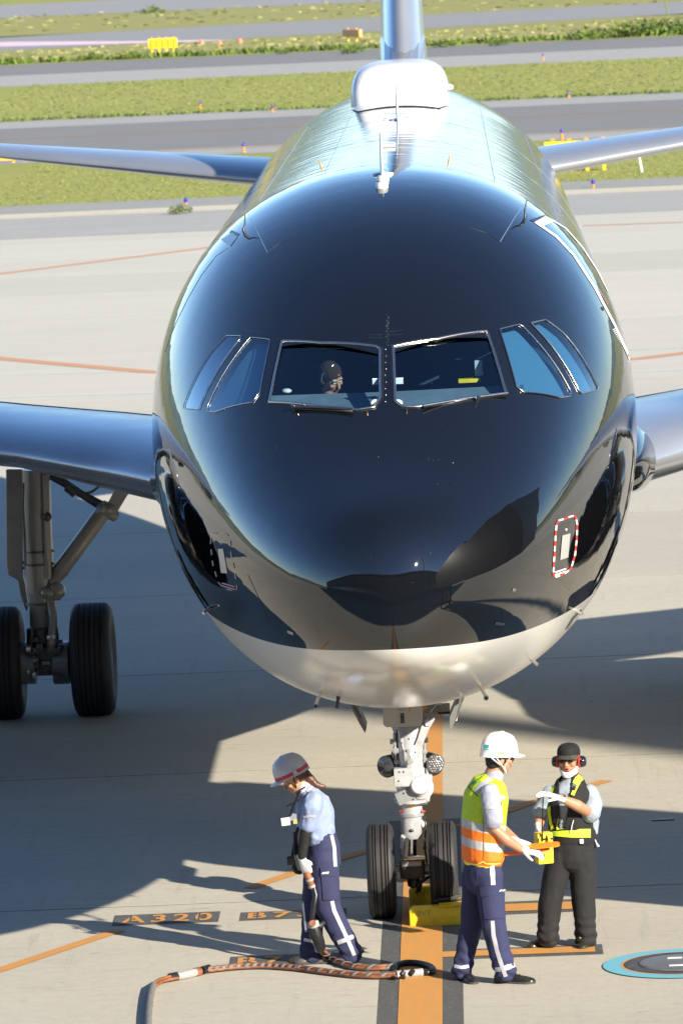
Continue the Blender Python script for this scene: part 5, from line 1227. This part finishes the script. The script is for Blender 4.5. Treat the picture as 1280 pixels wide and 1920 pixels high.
MB().lathe(U(588, 1735, 2.95), (-.1, 0, 1), [(-.02, .04), (.0, .045), (.03, .04), (.035, .02)], 18).build('plug_ring', mat('white_tape', (.30, .29, .28)), pl); MB().lathe(U(586, 1732, 2.93), (0, -1, .2), [(0, .028), (.03, .024)], 14).build('plug_socket', cm[0], pl)
MB().tube([U(594, 1740, 2.98), U(604, 1733, 3.0), U(612, 1726, 3.0)], .022, 10).build('plug_handle', darkm, pl)
MB().tube([U(584, 1735, 2.95), U(588, 1700, 2.93), U(592, 1680, 2.95), U(588, 1664, 2.97)], [.02, .022, .022, .02], 10).build('hanging_lead', blackm, cab)
MB().tube([U(588, 1668, 2.97), U(584, 1658, 2.975), U(574, 1636, 2.98)], [.02, .031, .03], 14).build('grip', cm[0], cab)
for v, u in ((1662, 585.5), (1650, 581)): MB().lathe(U(u, v, 2.975), (-.35, 0, 1), [(-.01, .033), (.01, .034)], 16).build('grip_ring', MATS['white_tape'], cab)

# ------------------------------------------------ man in the hi-vis waistcoat (middle right)
J = mkjoint(2.06); base = G(915, 1842)
w2 = thing('person', (base.x, 2.06, 0), 'man in white helmet and yellow and orange waistcoat, seen from behind, holding orange paddles', 'person')
f2 = V((.8, .6, 0)); r2 = V((.6, -.8, 0)); fh = V((.93, .32, -.10)); u2 = V((.05, 0, 1))
mb = MB(); P, R = head(mb, J(936, 1421), fh, u2, 1.0)
mb.limb([J(922, 1455), J(929, 1438)], [(.062, .062), (.06, .06)])
mb.limb([J(905, 1640), J(905, 1590), J(908, 1530), J(914, 1480), J(920, 1464)], [(.14, .1), (.13, .095), (.16, .1), (.17, .09), (.07, .06)], r2)
mb.limb([J(921, 1490, -.15), J(924, 1552, -.17), J(950, 1576, -.16), J(978, 1594, -.12)], [(.05, .05), (.046, .046), (.044, .044), (.030, .030)]); mb.limb([J(912, 1490, .16), J(938, 1552, .2), J(962, 1572, .10), J(968, 1577, .07)], [(.05, .05), (.043, .043), (.032, .032), (.03, .03)])
mb.limb([J(912, 1640, -.06), J(924, 1735, -.09), J(946, 1825, -.1)], [(.08, .08), (.056, .056), (.04, .04)]); mb.limb([J(892, 1640, .08), J(885, 1735, .1), J(866, 1818, .1)], [(.08, .08), (.056, .056), (.04, .04)])
body2 = place(blob(mb, .007, 3), 'body', skin, w2); face(body2, P, R)
mb = MB(); mb.ell(P(0, -.022, .0), (.082, .090, .085), R, n=20); mb.ell(P(0, -.05, -.04), (.068, .055, .05), R, n=16); place(blob(mb, .006, 1, fn=lambda p, n: .003*noise.noise(p*80)), 'hair', hairk, w2)
he2, Q, Rh = helmet(w2, P(0, -.004, .022), fh+V((0, 0, .03)), u2, mat('white_helmet_shell', (.80, .79, .76), .28, coat=.5), s=1.07)
hw = he2.data.copy(); hw.transform(Matrix.Translation(ORI[he2.name])); hb = bvh_of(hw)
patch(hb, [(908, 1397), (917, 1397), (916, 1403), (907, 1402)], 3, 3, .003).build('helmet_logo', mat('teal_print', (.02, .38, .36), .5), he2); patch(hb, [(907, 1404), (916, 1405), (916, 1406.5), (907, 1405.5)], 3, 1, .003).build('helmet_lettering', MATS['teal_print'], he2)
patch(hb, [(936, 1411), (944, 1411), (944, 1414), (936, 1414)], 3, 1, .003).build('yellow_sticker', yellow, he2)
st_m = mat('grey_strap', (.5, .5, .48), .6)
for pts in ([Q(.10, -.06, 0), P(.083, -.005, -.05), P(.06, .035, -.10), P(0, .06, -.122)], [Q(.11, .045, 0), P(.083, .012, -.05), P(.06, .035, -.10)], [Q(.10, -.1, .0), P(.084, -.02, -.045)]):
    MB().tube(pts, .006, 6).build('chin_strap', st_m, he2)
MB().tube([P(.086, .0, .012), P(.078, .06, .014), P(.06, .088, .012)], .004, 6).build('glasses_arm', blackm, w2)
for k in (1, -1): MB().ell(P(k*.036, .095, .006), (.026, .006, .019), R, n=12).build('sunglass_lens', mat('dark_lens', (.02, .012, .012), .08), w2)
mb = MB(); mb.limb([J(922, 1466, 0), J(924, 1458, 0), J(928, 1450, 0)], [(.09, .078), (.08, .072), (.072, .068)], r2, 24); place(blob(mb, .006, 1), 'collar', grey_shirt, w2)
# shirt with sleeves
mb = MB(); mb.limb([J(905, 1600), J(908, 1530), J(914, 1485), J(921, 1464)], [(.15, .11), (.175, .125), (.19, .115), (.085, .075)], r2, 24)
mb.limb([J(917, 1484, -.14), J(922, 1512, -.19), J(925, 1541, -.185)], [(.068, .068), (.072, .072), (.070, .070)], (1, 0, 0)); mb.limb([J(913, 1487, .15), J(926, 1530, .21)], [(.065, .065), (.06, .06)], (1, 0, 0))
sm = blob(mb, .0075, 3, fn=folds(.006, 15, .8, 5)); sb = bvh_of(sm); place(sm, 'shirt', grey_shirt, w2)
tape(w2, sb, [(906, 1517), (918, 1514), (934, 1515)], 7, mat('sleeve_tape', (.36, .37, .42), .6))
# vest
z_ = lambda v: J(905, v).z
GRN, ORG, GRY, YEL = (.42, .60, .02), (.85, .17, .008), (.42, .43, .44), (.75, .70, .05)
vm = band_material('hivis_fabric', [z_(1619), z_(1589), z_(1573), z_(1555), z_(1539)], [YEL, ORG, GRY, ORG, GRY, GRN], slope=(.18, 0), base_z=.18*J(905, 1580).x)
t, b, N, L = nodes(vm)
mb = MB(); mb.limb([J(905, 1609), J(905, 1575), J(907, 1530), J(911, 1495), J(915, 1478)], [(.185, .135), (.185, .138), (.198, .145), (.208, .140), (.17, .125)], r2, 28); mb.limb([J(912, 1500), J(918, 1474), J(921, 1466)], [(.2, .13), (.13, .10), (.095, .085)], r2, 28)
sm = blob(mb, .0075, 2, fn=folds(.007, 10, .5, 12)); 
bmv = bmesh.new(); bmv.from_mesh(sm)       # armholes
for sh in (J(924, 1508, -.24), J(917, 1505, .26)):
    kill = [f for f in bmv.faces if ((f.calc_center_median()-sh).length < .098)]; bmesh.ops.delete(bmv, geom=kill, context='FACES')
bmv.to_mesh(sm); bmv.free(); vb = bvh_of(sm); vest2 = place(sm, 'waistcoat', vm, w2); s_ = vest2.modifiers.new('t', 'SOLIDIFY'); s_.thickness = .004
tape(w2, vb, [(892, 1487), (900, 1474), (914, 1464), (922, 1461)], 8, mat('sleeve_tape', (.3, .3, .3)), 'shoulder_band')
tape(w2, vb, [(878, 1476), (888, 1485), (896, 1494)], 1.6, blackm, 'piping'); tape(w2, vb, [(878, 1475), (892, 1464), (904, 1457)], 1.4, blackm, 'piping'); tape(w2, vb, [(905, 1500), (906, 1540), (907, 1600), (905, 1618)], 1.2, mat('seam_shade', (.2, .1, .02), .7), 'side_seam')
patch(vb, [(885, 1468), (892, 1463), (894, 1468), (888, 1474)], 2, 2, .004).build('vest_logo', mat('green_print', (.02, .2, .08), .6), w2)
tape(w2, vb, [(867, 1616), (880, 1620), (895, 1621), (905, 1616), (912, 1620), (930, 1620), (944, 1618)], 2, mat('yellow_piping', (.8, .75, .15), .6), 'hem_piping')
# trousers
mb = MB(); mb.limb([J(905, 1606), J(905, 1640), J(904, 1655)], [(.165, .115), (.165, .125), (.15, .12)], r2, 24)
mb.limb([J(916, 1640, -.07), J(921, 1690, -.08), J(925, 1735, -.09), J(936, 1785, -.10), J(948, 1824, -.10)], [(.105, .10), (.10, .092), (.09, .082), (.08, .074), (.082, .078)], (1, 0, 0), 22)
mb.limb([J(892, 1640, .08), J(889, 1690, .09), J(884, 1735, .1), J(873, 1785, .1), J(865, 1822, .1)], [(.105, .10), (.095, .09), (.085, .08), (.072, .07), (.076, .076)], (1, 0, 0), 22)
tm = blob(mb, .0085, 3, fn=folds(.007, 10, .6, 21, hem=(.1, .25, 75))); tb_ = bvh_of(tm); place(tm, 'trousers', navy, w2)
tape(w2, tb_, [(922, 1622), (923, 1640), (924, 1660)], 8); tape(w2, tb_, [(923, 1727), (925, 1755), (932, 1785), (940, 1810), (948, 1832)], 7.5); tape(w2, tb_, [(928, 1819), (942, 1818), (958, 1812), (970, 1808)], 9, nm='ankle_band'); tape(w2, tb_, [(852, 1812), (865, 1815), (878, 1812)], 6, nm='ankle_band')
patch(tb_, [(903, 1672), (944, 1668), (945, 1722), (909, 1724)], 6, 8, .008).build('cargo_pocket', navy, w2); patch(tb_, [(901, 1664), (944, 1661), (945, 1677), (903, 1682)], 6, 3, .013).build('pocket_flap', navy, w2)
mb = MB()
for i in range(4): strip(tb_, [(934+i*2.6, 1672-i*.3), (936+i*2.6, 1669-i*.3)], 1.4, 3, .017, mb)
mb.build('pocket_logo', white, w2)
shoe(w2, G(938, 1843)+V((-.04, .02, 0)), G(1003, 1845)+V((0, .0, 0))); shoe(w2, G(858, 1836)+V((0, .1, .005)), G(868, 1844)+V((.09, -.08, 0)))
# gloves and paddles
mb = MB(); hand(mb, J(978, 1592, -.12), V((.96, -.12, -.2)), (-.1, .5, -.85), -1, .6, 1.15); place(blob(mb, .0042, 1), 'glove', glove, w2)
mb = MB(); hand(mb, J(967, 1577, .05), V((.85, -.3, -.3)), (0, .2, -1), -1, .85, 1.1); place(blob(mb, .0042, 1), 'glove', glove, w2)
padm = mat('paddle_orange', (.85, .22, .01), .4, var=.04); padr = mat('paddle_red', (.75, .12, .01), .4)
def paddle(a, b_, hw, lab, m, ha, dy):
    A, B = U(a[0], a[1], 1.95+dy), U(b_[0], b_[1], 1.95+dy); d = (B-A).normalized(); n = V((0, -.2, .98)); n = (n-d*n.dot(d)).normalized(); s = d.cross(n); t_ = thing('signal_paddle', tuple(A), lab, 'paddle'); L_ = (B-A).length; S = []
    for u, k in ((0, .7), (.06, .9), (.2, 1), (.85, 1), (.95, .8), (1, .4)): c = A+d*L_*u; S.append([c-s*hw*k-n*.004, c+s*hw*k-n*.004, c+s*hw*k+n*.004, c-s*hw*k+n*.004])
    MB().loft(S, smooth=False).build('blade', m, t_); H = U(ha[0], ha[1], 1.95+dy); MB().tube([A+d*.02, H], [.016, .013], 10).build('handle', m, t_)
paddle((993, 1588), (1049, 1583), .05, 'flat orange paddle pointing right from the man\'s gloves', padm, (972, 1592), 0)
paddle((988, 1598), (1030, 1590), .05, 'reddish orange paddle half hidden beneath the upper one', padr, (944, 1603), .04)

# ------------------------------------------------ man in black with ear defenders (right)
J = mkjoint(3.36); base = G(1055, 1777)
w3 = thing('person', (base.x, 3.36, 0), 'man in black cap, ear defenders and black trousers with a mask under his chin', 'person')
f3 = V((-.22, -.95, -.06)); r3 = V((.99, .10, 0)); u3 = V((0, 0, 1))
mb = MB(); P, R = head(mb, J(1066, 1424), f3, u3, 1.02)
mb.limb([J(1070, 1462), J(1068, 1440)], [(.062, .062), (.058, .058)])
mb.limb([J(1073, 1600), J(1073, 1560), J(1071, 1510), J(1070, 1478), J(1070, 1466)], [(.15, .1), (.145, .1), (.16, .105), (.17, .09), (.07, .06)], r3)
mb.limb([J(1106, 1488), J(1108, 1528, -.12), J(1082, 1511, -.24), J(1050, 1497, -.30)], [(.05, .05), (.046, .046), (.046, .046), (.030, .030)]); mb.limb([J(1030, 1490), J(1012, 1535, -.02), J(1009, 1553, -.10)], [(.05, .05), (.044, .044), (.032, .032)])
for pts in ([(1052, 1600), (1033, 1685), (1026, 1760)], [(1089, 1600), (1093, 1685), (1097, 1762)]): mb.limb([J(*p) for p in pts], [(.08, .08), (.056, .056), (.04, .04)])
body3 = place(blob(mb, .007, 3), 'body', skin, w3); face(body3, P, R, 1.02, .006)
mb = MB(); mb.ell(P(0, -.025, .015), (.083, .088, .088), R, n=20); place(blob(mb, .006, 1), 'hair', hairk, w3)
# cap
capm = cloth('black_cap_cotton', (.005, .005, .005)); mb = MB(); Sx = []
for z, k in ((.036, 1.0), (.055, 1.0), (.080, .95), (.100, .83), (.114, .62), (.121, .35), (.123, .03)): Sx.append([P(.088*k*math.cos(a), -.006+.105*k*math.sin(a), z) for a in [2*math.pi*i/36 for i in range(36)]])
mb.loft(Sx); cp = mb.build('cap', capm, w3); B = []
for i in range(17):
    a = math.pi*(.14+.72*i/16); k = math.sin(i/16*math.pi)**.6; B.append([P(.087*math.cos(a), -.006+.104*math.sin(a), .048), P(.087*math.cos(a)*1.0, -.006+.104*math.sin(a)+.064*k, .034-.016*math.cos(a)**2), P(.087*math.cos(a), -.006+.104*math.sin(a)+.055*k, .026-.012*math.cos(a)**2), P(.087*math.cos(a), -.006+.104*math.sin(a), .040)])
MB().loft(B).build('brim', mat('worn_grey_brim', (.045, .043, .035), .8, var=.3, vs=40), cp); MB().ell(P(0, 0, .125), (.008, .008, .004)).build('button', blackm, cp)
# sunglasses, mask, ear defenders
for k in (-1, 1):
    MB().ell(P(k*.034, .094, .006), (.023, .006, .013), R, n=14).build('sunglass_lens', MATS['dark_lens'], w3); MB().tube([P(k*.06, .088, .010), P(k*.08, .05, .010), P(k*.084, 0, .008)], .003, 6).build('glasses_arm', blackm, w3)
MB().tube([P(-.012, .103, .01), P(.012, .103, .01)], .003, 6).build('glasses_bridge', blackm, w3)
mb = MB(); Sx = []
for i in range(15):
    a = math.pi*(-.02+1.04*i/14); x, y = math.cos(a), math.sin(a); lift = abs(x)**2*.035; Sx.append([P(.066*x, .02+.078*y, -.082+lift), P(.072*x, .02+.085*y, -.100+lift), P(.064*x, .018+.078*y, -.125+lift*.8), P(.058*x, .018+.070*y, -.118+lift*.8), P(.062*x, .02+.074*y, -.086+lift)])
mb.loft(Sx, caps=True); mb.build('face_mask', mat('white_mask', (.74, .76, .76), .8), w3)
for k in (-1, 1):
    MB().tube([P(k*.064, .03, -.07), P(k*.078, .01, -.03), P(k*.084, -.01, -.0)], .003, 6).build('mask_loop', glove, w3)
    ed = MB().lathe(P(k*.095, -.004, -.018), R@V((k, .0, 0)), [(-.018, .036), (-.014, .045), (-.002, .046), (.018, .042), (.032, .034), (.038, .018), (.039, .001)], 30).build('ear_defender', mat('glossy_black_cup', (.012, .012, .013), .12, coat=.6), w3)
    MB().lathe(P(k*.088, -.004, -.018), R@V((k, 0, 0)), [(-.012, .030), (-.010, .047), (-.002, .0485), (.002, .047)], 30).build('red_ring', redm, ed)
MB().tube([P(.098, -.01, -.03), P(.098, -.06, -.05), P(.05, -.11, -.065), P(0, -.12, -.07), P(-.05, -.11, -.065), P(-.098, -.06, -.05), P(-.098, -.01, -.03)], .006, 8).build('headband', redm, w3)
# shirt
mb = MB(); mb.limb([J(1074, 1572), J(1073, 1545), J(1071, 1505), J(1070, 1482), J(1070, 1466)], [(.165, .12), (.172, .128), (.180, .13), (.165, .11), (.08, .07)], r3, 24)
mb.limb([J(1104, 1486), J(1110, 1508, -.03), J(1106, 1528, -.11)], [(.07, .07), (.082, .078), (.078, .072)], (0, 1, 0)); mb.limb([J(1033, 1487), J(1019, 1512, .0), J(1011, 1524, -.01)], [(.066, .066), (.066, .066), (.062, .062)], (0, 1, 0)); mb.limb([J(1112, 1540, .0), J(1114, 1560, 0)], [(.06, .04), (.05, .03)], (0, 1, 0))
sm = blob(mb, .0075, 3, fn=folds(.0075, 14, .8, 31)); sb = bvh_of(sm); place(sm, 'shirt', pale_shirt, w3)
patch(sb, [(1088, 1474), (1103, 1482), (1096, 1494), (1083, 1487)], 3, 3, .004).build('arm_patch', blackc, w3)
# black harness vest
mb = MB(); mb.limb([J(1073, 1568), J(1072, 1545), J(1070, 1505), J(1069, 1484), J(1069, 1472)], [(.176, .140), (.184, .150), (.192, .152), (.180, .135), (.125, .10)], r3, 28); mb.limb([J(1070, 1480), J(1070, 1462)], [(.13, .11), (.09, .08)], r3, 28)
sm = blob(mb, .0075, 2, fn=folds(.004, 12, .6, 17)); bmv = bmesh.new(); bmv.from_mesh(sm)
op = [(1058, 1455), (1068, 1462), (1054, 1487), (1047, 1505), (1047, 1535), (1050, 1556), (1041, 1556)]
kill = []
for f in bmv.faces:          # open front: wedge between the straps
    c = f.calc_center_median()
    if c.y < 3.33:
        zt_, zb_ = J(1060, 1460).z, J(1060, 1550).z; q = (zt_-c.z)/(zt_-zb_)
        if -.3 < q < 1: x0 = J(1060-10*min(1, max(0, q)), 1480).x; w_ = .052-.035*max(0, q); 
        else: continue
        if abs(c.x-x0) < w_: kill.append(f)
for sh in (J(1117, 1500), J(1020, 1500)): kill += [f for f in bmv.faces if (f.calc_center_median()-sh).length < .085 and f not in kill]
bmesh.ops.delete(bmv, geom=list(set(kill)), context='FACES'); bmv.to_mesh(sm); bmv.free(); vb = bvh_of(sm); v3 = place(sm, 'harness_vest', blackc, w3); s_ = v3.modifiers.new('t', 'SOLIDIFY'); s_.thickness = .006
tape(w3, vb, [(1044, 1446), (1040, 1460), (1032, 1482), (1028, 1500), (1027, 1525), (1030, 1545), (1035, 1556)], 11, lime, 'lime_strap', .006); tape(w3, vb, [(1104, 1455), (1094, 1453), (1083, 1462), (1072, 1485), (1064, 1505), (1056, 1525), (1051, 1545), (1050, 1556)], 13, lime, 'lime_strap', .006)
patch(vb, [(1069, 1470), (1081, 1472), (1077, 1484), (1065, 1481)], 3, 3, .010).build('strap_patch', blackm, w3)
MB().limb([J(1075, 1574), J(1075, 1566), J(1075, 1557)], [(.182, .145), (.184, .147), (.182, .145)], r3, 40).build('belt', blackc, w3)
bb = MB().limb([J(1075, 1573), J(1075, 1558)], [(.182, .145), (.182, .145)], r3, 40).mesh(); tape(w3, bvh_of(bb), [(1035, 1560), (1070, 1563), (1105, 1563)], 15, lime, 'lime_belt', .012)
MB().box(J(1090, 1578, -.15), (.03, .008, .035), bev=.004).build('belt_tag', white, w3); MB().tube([J(1113, 1570, -.05), J(1117, 1580, -.05), J(1121, 1588, -.05)], [.006, .006, .014], 8).build('key_cord', reflt, w3)
MB().tube([J(1075, 1538, -.16), J(1072, 1548, -.165), J(1070, 1562, -.17)], .003, 6).build('headset_wire', white, w3)
# trousers
mb = MB(); mb.limb([J(1074, 1566), J(1074, 1590), J(1073, 1612)], [(.17, .13), (.172, .135), (.15, .13)], r3, 24)
mb.limb([J(1052, 1600), J(1041, 1645), J(1031, 1690), J(1028, 1735), J(1027, 1760)], [(.105, .11), (.10, .105), (.09, .095), (.082, .085), (.085, .09)], (1, 0, 0), 22); mb.limb([J(1090, 1600), J(1093, 1645), J(1093, 1690), J(1097, 1735), J(1098, 1762)], [(.105, .11), (.10, .105), (.09, .095), (.082, .085), (.085, .09)], (1, 0, 0), 22)
sm = blob(mb, .0085, 3, fn=folds(.007, 10, .6, 44, hem=(.09, .2, 85))); tb_ = bvh_of(sm); place(sm, 'trousers', blackc, w3)
shoe(w3, G(1034, 1770)+V((.03, .09, 0)), G(992, 1780)+V((0, -.01, 0)), m=mat('brown_black_leather', (.03, .024, .015), .28, var=.35, vs=20)); shoe(w3, G(1099, 1771)+V((0, .14, 0)), G(1090, 1781)+V((0, -.03, 0)), m=MATS['brown_black_leather'])
MB().box(G(1091, 1781)+V((.0, .06, .085)), (.03, .03, .01), Matrix.Rotation(.4, 3, 'X')).build('lace_tag', mat('gold_tag', (.5, .38, .05), .4), w3)
# gloves, watch, bag
mb = MB(); hand(mb, J(1048, 1497, -.305), J(1015, 1486, -.34)-J(1048, 1497, -.305), (-.2, .1, -1), 1, .45, 1.18, .3); place(blob(mb, .0042, 1), 'glove', glove, w3)
MB().lathe(J(1053, 1498, -.29), J(1082, 1511, -.24)-J(1050, 1497, -.30), [(-.008, .033), (-.008, .037), (.010, .038), (.010, .034)], 20).build('watch', silver, w3)
mb = MB(); hand(mb, J(1008, 1554, -.10), V((.0, -.35, -.95)), (.95, .2, 0), 1, .9, 1.12); place(blob(mb, .0042, 1), 'glove', glove, w3)
bag = thing('tool_bag', tuple(J(1020, 1600, -.24)), 'small yellow bag on a black strap at the hip of the man in black', 'bag')
bgm = mat('bag_yellow', (.72, .52, .02), .55, var=.1, vs=20); Rz = Matrix.Rotation(.3, 3, 'Z')
MB().box(J(1019, 1590, -.24), (.125, .10, .24), Rz, bev=.014).build('bag_body', bgm, bag); MB().box(J(1020, 1572, -.245), (.13, .105, .012), Rz).build('dark_band', blackm, bag); MB().box(J(1015, 1605, -.30), (.05, .006, .022), Rz).build('label_plate', darkm, bag)
for du in (-7, 9): MB().tube([J(1019+du, 1585, -.30), J(1019+du*1.1, 1574, -.31), J(1019+du*.8, 1566, -.29)], .010, 8).build('loop', bgm, bag)
MB().tube([J(1017, 1578, -.31), J(1016, 1550, -.32), J(1017, 1520, -.33), J(1018, 1493, -.33)], .014, 8, flat=.35).build('strap', blackm, bag)
# ------------------------------------------------ pilot behind the windshield
J = mkjoint(2.43); pl_ = thing('person', tuple(U(620, 790, 2.43)), 'dark haired pilot with lowered head behind the left windshield', 'person'); fp = V((.62, -.62, -.55)); mb = MB(); P, R = head(mb, J(621, 708), fp, V((0, -.4, 1)), .95); mb.limb([J(616, 750, .08), J(618, 730, .04)], [(.06, .06), (.06, .06)]); b_ = place(blob(mb, .007, 3), 'body', skin, pl_); face(b_, P, R)
mb = MB(); mb.ell(P(0, -.024, .034), (.086, .097, .090), R, n=18); place(blob(mb, .006, 1, fn=lambda p, n: .004*noise.noise(p*70)), 'hair', mat('dark_brown_hair', (.03, .018, .012), .9, spec=.15), pl_)
mb = MB(); mb.limb([J(615, 800, .12), J(615, 762, .1), J(616, 748, .08)], [(.2, .12), (.2, .11), (.08, .07)], (1, 0, 0), 20); place(blob(mb, .008, 2), 'shirt', cloth('white_pilot_shirt', (.5, .52, .58)), pl_)
MB().tube([P(.09, -.01, -.01), P(.09, -.01, .06), P(0, -.0, .128), P(-.09, -.01, .06), P(-.09, -.01, -.01)], .007, 8).build('headset', silver, pl_)
